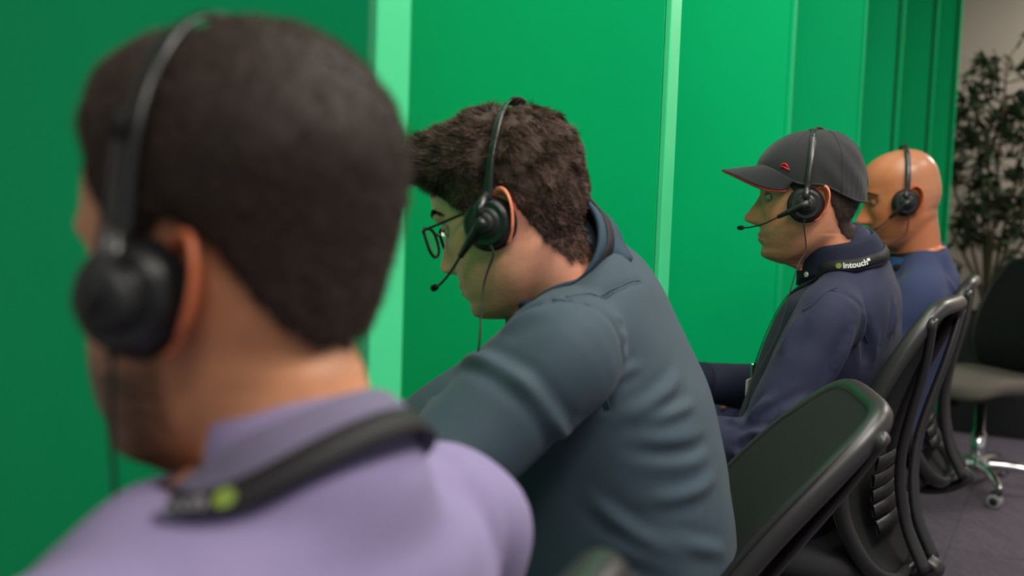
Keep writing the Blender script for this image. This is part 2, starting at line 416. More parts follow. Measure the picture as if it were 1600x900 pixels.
class Head:
    """local frame: +x face, +y left ear, +z up, origin midway between the ear canals"""
    def __init__(s, pos, phi, pitch=0, roll=0, scale=1.0, neck_base=None, neck_r=0.058, nose=1.0, width=1.0, chin=0.0, jaw=0.0, neck_r2=None, tall=0.0, back=1.0):
        s.tall = tall; s.back = back
        F = np.array([-math.cos(phi), math.sin(phi), 0]); Lf = np.array([-math.sin(phi), -math.cos(phi), 0]); U = np.array([0, 0, 1.])
        F2 = F*math.cos(pitch) - U*math.sin(pitch); U2 = U*math.cos(pitch) + F*math.sin(pitch)
        L3 = Lf*math.cos(roll) + U2*math.sin(roll); U3 = U2*math.cos(roll) - Lf*math.sin(roll)
        s.A = np.array([F2, L3, U3])*scale
        s.Ainv = np.linalg.inv(s.A)
        s.o = np.asarray(pos, float); s.sc = scale
        s.nb = s.loc(np.asarray(neck_base, float)); s.neck_r = neck_r
        s.neck_r2 = neck_r2 or neck_r*1.03
        s.nose = nose; s.width = width; s.chin = chin; s.jaw = jaw
        s.make()
    def w(s, p): return s.o + np.asarray(p, float) @ s.A
    def loc(s, p): return (np.asarray(p, float) - s.o) @ s.Ainv
    def sections(s, z):
        top = z > .05
        u = np.clip((z-.05)/(.082+s.tall), 0, 1)
        k = np.where(top, np.maximum(1-u**2.15, 0)**(1/2.15), 1.0)
        zz = np.minimum(z, .05)
        f = lambda T: np.interp(-zz, -LZ, T)
        xw = f(XW); xf = f(XF) + s.chin*np.exp(-((z+.098)/.014)**2); xb = f(XB)*np.where(z > -.06, s.back, 1.0); w = f(WW)*s.width
        w = w + s.jaw*np.exp(-((z+.075)/.03)**2)
        # crown: the apex sits slightly behind the ears
        xc = xw + (-.012-xw)*u
        return xc, (xf-xw)*k, (xw-xb)*k, w*k, f(NF)
    def make(s):
        # levels
        za = .05 + (.082+s.tall)*np.sin(np.linspace(math.pi/2*.985, 0, 22))
        zb = np.linspace(.046, -.132, 76)
        Z = np.concatenate([za, zb]); s.Z = Z
        a = np.linspace(-math.pi, math.pi, 120, endpoint=False)
        a = a - 0.42*np.sin(a)*0.9            # denser towards the face
        xc, af, ab, w, n = s.sections(Z)
        A0 = np.array([-.018, 0, -.02]); B0 = s.nb
        ax = B0-A0; Ln = np.linalg.norm(ax); ax = ax/Ln
        G = np.zeros((len(Z), len(a), 3))
        ca, sa = np.cos(a), np.sin(a)
        for i, z in enumerate(Z):
            tz = (z-A0[2])/ax[2] if abs(ax[2]) > 1e-6 else 0
            nc = A0 + ax*max(tz, 0)
            bl = float(smoothstep(-z, .03, .10))
            ox = (xc[i])*(1-bl) + bl*nc[0]*0.9
            oy = bl*nc[1]
            lo = np.zeros(len(a)); hi = np.full(len(a), .22)
            for _ in range(26):
                r = (lo+hi)/2
                x = ox + r*ca; y = oy + r*sa
                dx = x-xc[i]
                aa = np.where(dx > 0, max(af[i], 1e-4), max(ab[i], 1e-4))
                q = ((np.abs(dx)/aa)**n[i] + (np.abs(y)/max(w[i], 1e-4))**n[i])**(1/n[i])
                f1 = (q-1)*min(w[i], .07)
                P = np.stack([x, y, np.full_like(x, z)], 1) - A0
                t = np.clip(P @ ax, 0, Ln)
                d = np.linalg.norm(P - t[:, None]*ax, axis=1)
                f2 = d - (s.neck_r + (s.neck_r2-s.neck_r)*t/Ln) + .06*(1-smoothstep(-z, -.015, .05))
                k = .016
                h = np.clip(.5 + .5*(f2-f1)/k, 0, 1)
                f = f2*(1-h) + f1*h - k*h*(1-h)
                ins = f < 0
                lo = np.where(ins, r, lo); hi = np.where(ins, hi, r)
            G[i, :, 0] = ox + lo*ca; G[i, :, 1] = oy + lo*sa; G[i, :, 2] = z
        X, Y, Zg = G[..., 0], G[..., 1], G[..., 2]
        front = smoothstep(X, .035, .07)
        g = lambda y0, z0, sy, sz: np.exp(-((np.abs(Y)-y0)/sy)**2 - ((Zg-z0)/sz)**2)
        d = np.zeros_like(X)
        na = np.interp(-Zg, -NOSE_Z, NOSE_A)*s.nose; nw = np.interp(-Zg, -NOSE_Z, NOSE_W)
        d += na*np.exp(-(np.abs(Y)/nw)**2.4)
        d += .0075*g(.0135, -.0385, .0058, .0065)              # nostril wings
        d -= .0115*g(.032, .011, .0165, .0115)                 # eye sockets
        d += .0045*g(.030, .030, .020, .007)                   # brow
        d += .003*g(.045, -.020, .018, .016)                   # cheek bones
        la = np.interp(-Zg, -LIP_Z, LIP_A)
        d += la*np.exp(-(np.abs(Y)/.0185)**2.6)
        d -= .003*g(.027, -.067, .006, .006)                   # mouth corners
        d -= .002*g(.0, -.053, .004, .005)
        X += d*front
        # temples slightly hollow, cheeks
        side = np.exp(-((X-.055)/.022)**2 - ((Zg-.030)/.022)**2)
        Y -= np.sign(Y)*.0035*side*smoothstep(np.abs(Y), .03, .06)
        s.G = G
        # normals (local)
        du = np.roll(G, -1, 1) - np.roll(G, 1, 1); dv = np.gradient(G, axis=0)
        Nn = np.cross(du, dv); Nn /= np.linalg.norm(Nn, axis=2)[..., None] + 1e-12
        cen = G.mean(1, keepdims=True)
        if np.mean(np.sum(Nn*(G-cen), 2)) < 0: Nn = -Nn
        s.N = Nn
    def bvh(s):
        b = MB(); b.grid(s.G, cv=True, cap0=True)
        return BVHTree.FromPolygons([Vector(v) for v in b.V], b.F)

def ear_shape(side, tilt=0.18, flare=0.50, size=1.08):
    """head-local ear: cupped plate with a rolled helix and a lobe"""
    n, m = 34, 11
    G = np.zeros((m, n, 3))
    for j in range(n):
        t = 2*math.pi*j/n
        ct, st = math.cos(t), math.sin(t)
        ex = .0175*(1+.16*st)*size; ez = .0325*size
        if st < -.55: ex *= .88
        for i in range(m):
            r = i/(m-1)
            x = -ct*ex*r; z = st*ez*r
            back = (ct+1)/2
            hgt = .004 + .010*r**2 - .010*math.exp(-((r-.45)/.22)**2)*(.6+.4*back)
            hgt += .0055*math.exp(-((r-.93)/.10)**2)*(1 if st > -.6 else .4)
            if r > .97: hgt -= .003
            G[i, j] = (x, hgt, z)
    # back side shell
    B = G[::-1].copy(); B[..., 1] -= .0042
    G2 = np.concatenate([G, B]).reshape(-1, n, 3)
    c, sn = math.cos(flare), math.sin(flare); ct, st = math.cos(tilt), math.sin(tilt)
    P = G2.copy()
    x, y, z = P[..., 0].copy(), P[..., 1].copy(), P[..., 2].copy()
    x -= .016                                    # hinge on the front edge
    x2 = x*c + y*sn*0; y2 = y - x*sn
    X = x2*ct - z*st*1.0; Z = z*ct + x2*st
    out = np.stack([X - .002, (y2 + .064)*1.0, Z + .002], -1)
    out[..., 1] *= side
    return out

def torso_ring(c, T, L, hw, hd, n=120, ex=2.3, a=None):
    T = T/np.linalg.norm(T); Lx = L - T*np.dot(L, T); Lx /= np.linalg.norm(Lx)
    Nf = np.cross(Lx, T)                       # forward
    if a is None: a = np.linspace(-math.pi, math.pi, n, endpoint=False)
    ca, sa = np.cos(a), np.sin(a)
    r = 1/((np.abs(ca))**ex + (np.abs(sa))**ex)**(1/ex)
    return c + (r*ca*hd)[:, None]*Nf + (r*sa*hw)[:, None]*Lx

def capsule(b, p, q, r0, r1, n=20, k=9):
    p = np.asarray(p, float); q = np.asarray(q, float)
    d = (q-p)/np.linalg.norm(q-p)
    pts = [p - d*r0*.9, p - d*r0*.62] + [p+(q-p)*t for t in np.linspace(0, 1, k)] + [q + d*r1*.62, q + d*r1*.9]
    rad = [r0*.35, r0*.78] + list(np.linspace(r0, r1, k)) + [r1*.78, r1*.35]
    b.tube(pts, rad, n)

def limb(b, pts, rad, n=20, k=24):
    S = spline(np.hstack([np.asarray(pts, float), np.asarray(rad, float)[:, None]]), k)
    b.tube(S[:, :3], np.maximum(S[:, 3], .004), n)

def hand_shape(b, wrist, d, palm_n, side):
    """palm and five separate, unequal, curled fingers; d = direction of the hand, palm_n = out of the palm"""
    d = d/np.linalg.norm(d); pn = palm_n - d*np.dot(palm_n, d); pn /= np.linalg.norm(pn)
    lat = np.cross(d, pn)*side                 # towards the thumb
    w = np.asarray(wrist, float)
    pal = [w, w+d*.03, w+d*.065, w+d*.095]
    b.tube(pal, [.026, .035, .042, .040], 16, ref=tuple(pn), flat=1.0)
    for i, (off, ln) in enumerate(((.030, .072), (.010, .082), (-.011, .075), (-.031, .060))):
        p0 = w + d*.085 + lat*off
        f = [p0]
        ang = 0.25
        for seg in (.45, .32, .23):
            dd = d*math.cos(ang) + pn*math.sin(ang)
            f.append(f[-1] + dd*ln*seg); ang += .42
        limb(b, f, [.0090, .0082, .0076, .0064], 10, 10)
    t0 = w + d*.028 + lat*.030
    t1 = t0 + (d*.55 + lat*.75 + pn*.25)*.036
    t2 = t1 + (d*.85 + lat*.30 + pn*.40)*.030
    t3 = t2 + (d*.92 + lat*.05 + pn*.45)*.024
    limb(b, [t0, t1, t2, t3], [.0140, .0115, .0100, .0080], 10, 10)

def hair_mask(G, kind):
    X, Y, Z = G[..., 0], G[..., 1], G[..., 2]
    if kind == 'full':
        xb = [-.12, -.075, -.060, -.048, -.036, -.028, -.018, .000, .012, .020, .026, .034, .055, .072, .085, .094, .12]
        zb = [-.088, -.088, -.078, -.050, -.012, .020, .034, .036, .020, -.018, -.016, .016, .034, .058, .078, .086, .090]
    elif kind == 'crop':
        xb = [-.12, -.08, -.068, -.055, -.042, -.030, -.018, .000, .012, .018, .024, .032, .040, .047, .054, .064, .12]
        zb = [-.046, -.044, -.034, -.014, .004, .020, .034, .036, .022, -.012, -.010, .020, .042, .070, .090, .100, .104]
    else:
        xb = [-.12, -.07, -.058, -.048, -.038, -.028, -.018, .000, .012, .018, .024, .034, .055, .072, .085, .094, .12]
        zb = [-.076, -.076, -.062, -.036, -.010, .020, .034, .036, .022, -.012, -.010, .020, .040, .060, .078, .084, .088]
    return Z - np.interp(X, xb, zb)

def strands(name, base, nrm, dirs, length, width, cols, parent, seg=3, curl=0.0, droop=0.0, seed=1):
    """ribbon hair: one mesh of tapered strands"""
    g = np.random.default_rng(seed); n = len(base)
    side = np.cross(dirs, nrm + g.normal(size=(n, 3))*.5); side /= np.linalg.norm(side, axis=1)[:, None] + 1e-9
    V = np.zeros((n, seg*2+1, 3)); d = dirs.copy(); p = base.copy()
    ln = np.asarray(length).reshape(-1, 1)/seg
    w = np.asarray(width).reshape(-1, 1)*np.ones((n, 1))
    cv = g.normal(size=(n, 3))*curl
    for i in range(seg):
        f = 1 - .55*i/seg
        V[:, 2*i] = p - side*w*f*.5; V[:, 2*i+1] = p + side*w*f*.5
        p = p + d*ln; d = d + cv - nrm*droop; d /= np.linalg.norm(d, axis=1)[:, None]
    V[:, seg*2] = p
    k = seg*2+1
    F = []
    for j in range(n):
        o = j*k
        for i in range(seg-1): F.append((o+2*i, o+2*i+1, o+2*i+3, o+2*i+2))
        F.append((o+2*seg-2, o+2*seg-1, o+2*seg))
    me = mesh_of(name, V.reshape(-1, 3), F, M['hair'])
    C = np.repeat(cols, k, axis=0)
    set_colors(me, C)
    return link(name, me, parent)

def build_person(name, label, head, spine, skin, lips, arms, legs, stain=None, beard=None, parent_loc=None, skin_mat='skin', scalp=None):
    """one continuous body: a loft from crown to pelvis plus limbs; returns the root"""
    root = empty(name, parent_loc)
    tag(root, label, 'person')
    b = MB()
    H = head
    G = H.w(H.G.reshape(-1, 3)).reshape(H.G.shape)
    m = G.shape[1]
    a = np.linspace(-math.pi, math.pi, m, endpoint=False); a = a - 0.42*np.sin(a)*0.9
    last = G[-1]; rings = [g for g in G]
    c0 = last.mean(0); base = spine[-1][0]
    ncol_head = len(rings)
    nb = np.asarray(H.w(H.nb))
    for t in np.linspace(.15, 1, 8):
        rings.append(last*(1 - .0*t) + (nb - c0)*t)
    # torso inside the clothes
    P = [np.asarray(s_[0], float) for s_ in spine][::-1]
    T = np.gradient(np.array(P), axis=0)
    for i, (pp, hw, hd) in enumerate(spine[::-1]):
        rings.append(torso_ring(np.asarray(pp, float), -T[i], H.Lbody, hw*.86, hd*.86, a=a))
    b.grid(np.array(rings), cv=True, cap0=True, cap1=True)
    nloft = len(b.V)
    # ears
    for sd in (1, -1):
        E = ear_shape(sd, size=getattr(H, 'earsize', 1.1))
        b.grid(H.w(E.reshape(-1, 3)).reshape(E.shape), cv=True, cap0=True, cap1=True)
    near = len(b.V)
    for (sh, el, wr, hd, pn, sd) in arms:
        ab = MB()
        limb(ab, [sh, np.asarray(sh)*.5+np.asarray(el)*.5, el, np.asarray(el)*.55+np.asarray(wr)*.45, wr, np.asarray(wr)+np.asarray(hd)*.02],
             [.048, .046, .038, .040, .027, .027], 18, 26)
        hand_shape(ab, wr, np.asarray(hd, float), np.asarray(pn, float), sd)
        V, Nn, Fs = remesh(ab.V, ab.F, .0032, 2)
        b.add(V, Fs)
    for (hip, kn, an, toe) in legs:
        limb(b, [hip, np.asarray(hip)*.5+np.asarray(kn)*.5, kn, np.asarray(kn)*.6+np.asarray(an)*.4, an, np.asarray(an)*.3+np.asarray(toe)*.7, toe],
             [.075, .070, .050, .050, .034, .034, .028], 18, 28)
    me = mesh_of('body', b.V, b.F, M[skin_mat])
    # natural colouring: lips, ruddy cheeks and ears, stubble, shaved scalp
    Vw = np.array(b.V); Lc = H.loc(Vw)
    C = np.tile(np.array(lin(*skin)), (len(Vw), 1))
    hd_ = np.zeros(len(Vw), bool); hd_[:ncol_head*m] = True
    x, y, z = Lc[:, 0], Lc[:, 1], Lc[:, 2]
    def mix(wt, col):
        wt = np.clip(wt, 0, 1)[:, None]
        C[:] = C*(1-wt) + wt*np.array(lin(*col))
    red = tuple(min(255, int(c*f)) for c, f in zip(skin, (1.04, .86, .80)))
    ruddy = np.exp(-((np.abs(y)-.045)/.02)**2 - ((z+.025)/.022)**2)*(x > .03)*hd_ + .9*np.exp(-(y/.016)**2 - ((z+.035)/.014)**2)*(x > .09)*hd_
    mix(.55*ruddy, red)
    if beard:
        bcol, amt = beard
        lo = smoothstep(-z, .028+0*z, .060)*smoothstep(x, .0, .03)*smoothstep(z, -.15, -.118)
        lo = lo*(1-np.exp(-((np.abs(y))/.02)**2 - ((z+.045)/.012)**2))
        lo = np.maximum(lo, smoothstep(x, .004, .012)*smoothstep(-x, -.034, -.022)*smoothstep(-z, -.03, .0)*.8*(np.abs(y) > .05))
        lo = lo*(.8+.3*vnoise(Lc, 260, 5))
        mix(lo*amt*hd_, bcol)
    lipw = smoothstep(-np.abs(z+.0675), -.0125, -.009)*smoothstep(-np.abs(y), -.024, -.018)*(x > .085)*hd_
    mix(.85*lipw, lips)
    if stain:
        col, kind, amt, soft = stain
        mk = hair_mask(Lc, kind) + .003*vnoise(Lc, 60, 9)
        mix(amt*smoothstep(mk, -soft*.5, soft)*hd_, col)
    if scalp:
        mk = hair_mask(Lc, 'full')
        mix(scalp[1]*smoothstep(mk, -.004, .014)*hd_*smoothstep(-x, -.04, .02), scalp[0])
    earm = np.zeros(len(Vw)); earm[nloft:near] = 1
    mix(.75*earm, tuple(min(255, int(c*f)) for c, f in zip(skin, (1.05, .78, .70))))
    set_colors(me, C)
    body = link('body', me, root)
    return root, body

def eye_parts(H, root, side, skin, closed=0.0, look=(1, 0, 0)):
    c = np.array([.0735, side*.0315, .0115]); r = .0118
    def sph(rr, u0, u1, v0, v1, n=14, m=16, axis=None):
        G = []
        for u in np.linspace(u0, u1, n):
            G.append([H.w(c + rr*np.array([math.cos(u)*math.cos(v), math.cos(u)*math.sin(v), math.sin(u)])) for v in np.linspace(v0, v1, m)])
        return G
    e = MB().grid(sph(r, -1.45, 1.45, -1.5, 1.5)).build('eye', M['eye'], root)
    if closed < .9:
        lk = np.asarray(look, float); lk /= np.linalg.norm(lk)
        q = np.cross(lk, (0, 0, 1)); q /= np.linalg.norm(q); q2 = np.cross(q, lk)
        V = [c + (r+.0004)*lk]; 
        for t in np.linspace(0, 2*math.pi, 16, endpoint=False):
            dd = lk*math.cos(.50) + math.sin(.50)*(math.cos(t)*q + math.sin(t)*q2); V.append(c + (r+.0003)*dd)
        MB().add([H.w(v) for v in V], [(0, 1+i, 1+(i+1) % 16) for i in range(16)]).build('iris', M['iris'], e)
    lm = mesh_colored = None
    lid0 = .42 - 1.0*closed
    up = MB().grid(sph(r+.0016, lid0, 1.5, -1.55, 1.55)); up.grid(sph(r+.0014, -1.5, -.42-.0*closed, -1.55, 1.55))
    o = up.build('eyelid', skin, e)
    C = np.tile(np.array(H.lidcol), (len(up.V), 1)); set_colors(o.data, C)
    lash = MB()
    pts = [H.w(c + (r+.0022)*np.array([math.cos(lid0)*math.cos(v), math.cos(lid0)*math.sin(v), math.sin(lid0)])) for v in np.linspace(-1.1, 1.1, 12)]
    lash.tube(pts, .0009, 6).build('lashes', M['iris'], e)

def brow(H, root, side, col, bv, thick=.0042, up=0.0):
    """eyebrow: short strands lying along the brow ridge"""
    g = np.random.default_rng(3+side)
    n = 420
    u = g.uniform(0, 1, n)
    y = side*(.012 + .042*u); z = .031 + up + .010*np.sin(u*2.2) - .010*u**3 + g.normal(size=n)*thick*.45*(1-.5*u)
    base = []; nr = []
    for yy, zz in zip(y, z):
        h = bv.ray_cast(Vector((.2, yy, zz)), Vector((-1, 0, 0)))
        p = h[0] if h[0] is not None else Vector((.09, yy, zz)); nn = h[1] if h[1] is not None else Vector((1, 0, 0))
        if nn.x < 0: nn = -nn
        base.append(p); nr.append(nn)
    base = np.array(base); nr = np.array(nr)
    d = np.stack([-.35*np.ones(n), side*np.ones(n), .35-.8*u], 1) + nr*.35 + g.normal(size=(n, 3))*.15
    d /= np.linalg.norm(d, axis=1)[:, None]
    Rm = H.A/H.sc
    cols = np.array(lin(*col))*g.uniform(.6, 1.3, (n, 1))
    strands('eyebrow', H.w(base), nr @ Rm, d @ Rm, np.full(n, .0075), .0007, cols, root, 2, 0, .15)

def headset(H, label, boom_to, cable, ry=.086, crown=.150, lean=0.0, boom_bow=(0, 0, 0), xoff=.010, zoff=-.004, hub=1.0):
    """call-centre headset in the frame of the head that wears it"""
    c = np.array([xoff, ry, zoff])
    e = empty('headset', H.w(c)); tag(e, label, 'headset', 'headsets worn by the row of men')
    W = H.w; Y = np.array([0, 1., 0])
    def B(b, name, mat, par=e, **k): return b.build(name, mat, par, xf=W, **k)
    for sd in (1, -1):
        cc = c*np.array([1, sd, 1]); yy = Y*sd
        cu = B(MB().lathe(cc, yy, [(-.014, .022), (-.015, .029), (-.011, .0335), (-.004, .0345), (.002, .0325), (.003, .024)], 36), 'ear_cushion', M['foam'])
        sh = MB().lathe(cc, yy, [(.000, .0305), (.005, .0312), (.009, .0290), (.012, .0240), (.013, .0200), (.0155, .0185), (.017, .0150), (.0172, .004)], 40)
        so = B(sh, 'ear_cup', M['black'])
        B(MB().lathe(cc+yy*.0125, yy, [(0, .0265), (.0006, .0270), (.0012, .0262), (.0012, .0245)], 40), 'trim_ring', M['gloss'], so)
        # hub
        B(MB().lathe(cc + yy*.015, yy, [(0, .0135*hub), (.006*hub, .0135*hub), (.0085*hub, .0120*hub), (.0095*hub, .0085*hub), (.0095*hub, .003)], 28), 'hub', M['blackm'], so)
    # yoke + headband: arch leaning by `lean`
    def arch(t, rad=0.0):
        yy = math.cos(t); zz = math.sin(t)
        py = (ry+.008+rad)*(abs(yy)**.86)*(1 if yy > 0 else -1); pz = (crown+rad)*(zz**.80 if zz > 0 else 0)
        return np.array([c[0] + pz*math.tan(lean), py, c[2] + pz])
    def band(t0, t1, n, wd, th, name, mat):
        G = []
        for t in np.linspace(t0, t1, n):
            p = arch(t); q = arch(t+.01); r0 = arch(t-.01)
            tg = q-r0; tg /= np.linalg.norm(tg); xx = np.array([1., 0, math.tan(lean)]); xx -= tg*np.dot(xx, tg); xx /= np.linalg.norm(xx)
            nn = np.cross(tg, xx)
            f = (wd(t) if callable(wd) else wd)
            ring = [p + xx*f*math.cos(u)*(1 if abs(math.cos(u)) < .9 else 1) + nn*th*math.sin(u) for u in np.linspace(0, 2*math.pi, 12, endpoint=False)]
            G.append(ring)
        return B(MB().grid(G, cv=True, cap0=True, cap1=True), name, mat)
    band(.30, math.pi-.30, 60, .0055, .0017, 'headband', M['gloss'])
    for a0, a1 in ((.10, 1.02), (math.pi-1.02, math.pi-.10)):
        band(a0, a1, 26, .0066, .0032, 'slider_arm', M['gloss'])
    # crown pad
    band(1.38, 1.76, 14, .0085, .0026, 'crown_pad', M['blackm'])
    for sd in (1, -1):
        yk = MB()
        yk.tube([arch(.14)*np.array([1, sd, 1]) + np.array([0, 0, .004]), c*np.array([1, sd, 1]) + Y*sd*.016 + np.array([0, 0, .020]), c*np.array([1, sd, 1]) + Y*sd*.018 + np.array([0, 0, .008])],
                [.0062, .0068, .0085], 12, ref=(0, 1, 0), flat=1.0)
        B(yk, 'yoke', M['gloss'])
    # microphone boom
    bt = np.asarray(boom_to, float)
    st = c + Y*.024
    dirv = (bt-st)/np.linalg.norm(bt-st)
    bw = np.asarray(boom_bow, float)
    mid = st + (bt-st)*.42
    B(MB().tube([st - dirv*.006, st + dirv*.010, st + (mid-st)*.6 + bw*.3, mid + bw*.6], [.0075, .0070, .0055, .0038], 12), 'boom_arm', M['black'])
    pts = spline([mid + bw*.6, st + (bt-st)*.62 + bw, st + (bt-st)*.84 + bw*.7, bt], 16)
    B(MB().tube(pts, .0017, 8), 'microphone_boom', M['blackm'])
    td = pts[-1]-pts[-3]; td /= np.linalg.norm(td)
    B(MB().tube([bt - td*.008, bt - td*.005, bt + td*.004, bt + td*.008], [.0022, .0042, .0046, .0028], 12), 'microphone_tip', M['foam'])
    cb = [W(c + Y*.012 + np.array([.002, 0, -.028])), W(c + Y*.012 + np.array([.002, 0, -.040]))] + [np.asarray(p, float) for p in cable]
    S = spline(cb, 60)
    MB().tube(S, .0013, 8).build('cable', M['blackm'], e)
    MB().tube(S[:5], [.0028, .0028, .0026, .0022, .0016], 8).build('strain_relief', M['blackm'], e)
    return e

# ------------------------------------------------------------------ clothes
def garment(name, mat, parent, spine, L, tubes, voxel, folds=(), smooth=9, noise=(0, 1), blobs=(), seams=(), ex=2.35, cut=None):
    """cloth shell: torso loft + sleeves fused into one surface, then folds and seams as relief"""
    b = MB()
    if spine:
        S = []
        P = np.array([s_[0] for s_ in spine], float)
        D = np.array([[s_[1], s_[2]] for s_ in spine], float)
        Q = spline(np.hstack([P, D]), len(spine)*5)
        T = np.gradient(Q[:, :3], axis=0)
        rings = [torso_ring(Q[i, :3], T[i], L, Q[i, 3], Q[i, 4], 56, ex) for i in range(len(Q))]
        b.grid(np.array(rings), cv=True, cap0=True, cap1=True)
    for t in tubes:
        pts, rad = t[0], t[1]
        Q = spline(np.hstack([np.asarray(pts, float), np.asarray(rad, float)[:, None]]), len(pts)*6)
        b.tube(Q[:, :3], np.maximum(Q[:, 3], .01), 28)
    for c, ax, h in blobs:
        b.ell(c, ax, h, 28, 18)
    V, Nn, Fs = remesh(b.V, b.F, voxel, smooth)
    d = np.zeros(len(V))
    tree0 = BVHTree.FromPolygons([Vector(v) for v in V], Fs) if (folds or seams) else None
    near = lambda P_: np.array([np.array(tree0.find_nearest(Vector(x_))[0]) for x_ in P_])
    for f in folds:
        p, q, amp, wid = f[:4]
        p = np.asarray(p, float); q = np.asarray(q, float); bow = np.asarray(f[4], float) if len(f) > 4 else np.zeros(3)
        K = 14
        uu = np.linspace(0, 1, K+1)[:, None]
        path = near(p + (q-p)*uu + bow*4*uu*(1-uu))
        best = np.full(len(V), 9.0); bt = np.zeros(len(V))
        for i in range(K):
            a0, a1 = path[i], path[i+1]
            ab = a1-a0 + 1e-7; t = np.clip(((V-a0) @ ab)/(ab @ ab), 0, 1)
            dist = np.linalg.norm(V - a0 - t[:, None]*ab, axis=1)
            up = dist < best; best = np.where(up, dist, best); bt = np.where(up, (i+t)/K, bt)
        tap = np.sin(np.pi*np.clip(bt, .02, .98))**.7
        x = best/wid
        d += amp*tap*(np.exp(-x*x) - .35*np.exp(-((x-1.7)/.9)**2))
    if noise[0]:
        d += noise[0]*vnoise(V, noise[1], 11)
    V = V + Nn*d[:, None]
    for sm in seams:                                   # stitched seams: a narrow groove beside a narrow ridge
        pts = near(spline(sm[0], len(sm[0])*6)); amp = sm[1]; wid = sm[2]
        best = np.full(len(V), 9.0)
        for a0, a1 in zip(pts[:-1], pts[1:]):
            ab = a1-a0 + 1e-7; t = np.clip(((V-a0) @ ab)/(ab @ ab), 0, 1)
            best = np.minimum(best, np.linalg.norm(V - a0 - t[:, None]*ab, axis=1))
        V = V - Nn*(amp*np.exp(-(best/wid)**2))[:, None]
    if cut is not None:
        keep = cut(V)
        Fs = [f for f in Fs if all(keep[i] for i in f)]
        used = np.unique(np.array([i for f in Fs for i in f])); mp = -np.ones(len(V), int); mp[used] = np.arange(len(used))
        V = V[used]; Fs = [tuple(mp[i] for i in f) for f in Fs]
    me = mesh_of(name, V, Fs, mat)
    o = link(name, me, parent)
    o['_bvh'] = 0
    del o['_bvh']
    tree = BVHTree.FromPolygons([Vector(v) for v in V], Fs)
    return o, tree

def seam_tubes(tree, seams, mat, parent, r=.0011, gap=.0045):
    """raised double stitching along the seams of a garment"""
    for sm in seams:
        P_ = spline(sm[0], len(sm[0])*8)
        Q_ = []; N_ = []
        for x_ in P_:
            h = tree.find_nearest(Vector(x_)); Q_.append(np.array(h[0])); N_.append(np.array(h[1]))
        Q_ = np.array(Q_); N_ = np.array(N_)
        for _ in range(3): Q_[1:-1] = (Q_[:-2]+2*Q_[1:-1]+Q_[2:])/4
        T_ = np.gradient(Q_, axis=0); S_ = np.cross(N_, T_); S_ /= np.linalg.norm(S_, axis=1)[:, None]+1e-9
        MB().tube(Q_ + S_*gap*.5 + N_*.0004, r, 6).tube(Q_ - S_*gap*.5 + N_*.0002, r*.6, 6).build('seam', mat, parent)

def snap(tree, p, off=0.0):
    h = tree.find_nearest(Vector(p))
    n = h[1]
    if (Vector(p)-h[0]).dot(n) < 0 and off == 0: pass
    return np.array(h[0]) + np.array(n)*off, np.array(n)

def ribbon_on(tree, guide, width, off, n=60, iters=2, prefer=None):
    P = spline(guide, n)
    Q = []; Nn = []
    for p in P:
        q, nn = snap(tree, p, off)
        Q.append(q); Nn.append(nn)
    Q = np.array(Q); Nn = np.array(Nn)
    for _ in range(3):
        Q[1:-1] = (Q[:-2]+2*Q[1:-1]+Q[2:])/4; Nn[1:-1] = (Nn[:-2]+2*Nn[1:-1]+Nn[2:])/4
    Nn /= np.linalg.norm(Nn, axis=1)[:, None]
    T = np.gradient(Q, axis=0); T /= np.linalg.norm(T, axis=1)[:, None]
    S = np.cross(Nn, T); S /= np.linalg.norm(S, axis=1)[:, None]
    return Q, Nn, T, S

def ribbon_mesh(Q, Nn, S, width, th=.0014):
    G = []
    for q, n, s_ in zip(Q, Nn, S):
        h = width/2
        G.append([q - s_*h - n*th*.5, q - s_*h + n*th*.5, q + n*th*.7, q + s_*h + n*th*.5, q + s_*h - n*th*.5])
    return MB().grid(np.array(G), cv=True, cap0=True, cap1=True)

def text_on_ribbon(txt, Q, Nn, T, S, start, size, off, name, mat, parent, flip=1, bold=.012):
    """lettering laid along a ribbon (start = arc length of the first letter)"""
    cu = bpy.data.curves.new('txt', 'FONT'); cu.body = txt; cu.size = 1.0; cu.offset = bold; cu.resolution_u = 3
    ob = bpy.data.objects.new('txt', cu); COL.objects.link(ob)
    dg = bpy.context.evaluated_depsgraph_get(); dg.update()
    me = bpy.data.meshes.new_from_object(ob.evaluated_get(dg))
    V = np.array([v.co[:] for v in me.vertices]); Fs = [tuple(p.vertices) for p in me.polygons]
    bpy.data.objects.remove(ob); bpy.data.meshes.remove(me)
    arc = np.concatenate([[0], np.cumsum(np.linalg.norm(np.diff(Q, axis=0), axis=1))])
    out = []
    for v in V:
        a = start + flip*v[0]*size
        i = int(np.clip(np.searchsorted(arc, a)-1, 0, len(Q)-2)); t = (a-arc[i])/(arc[i+1]-arc[i]+1e-9)
        q = Q[i]*(1-t)+Q[i+1]*t; n = Nn[i]*(1-t)+Nn[i+1]*t; s_ = S[i]*(1-t)+S[i+1]*t
        out.append(q + s_*flip*(v[1]-.35)*size + n*off)
    return MB().add(out, Fs).build(name, mat, parent, smooth=False), V[:, 0].max()*size

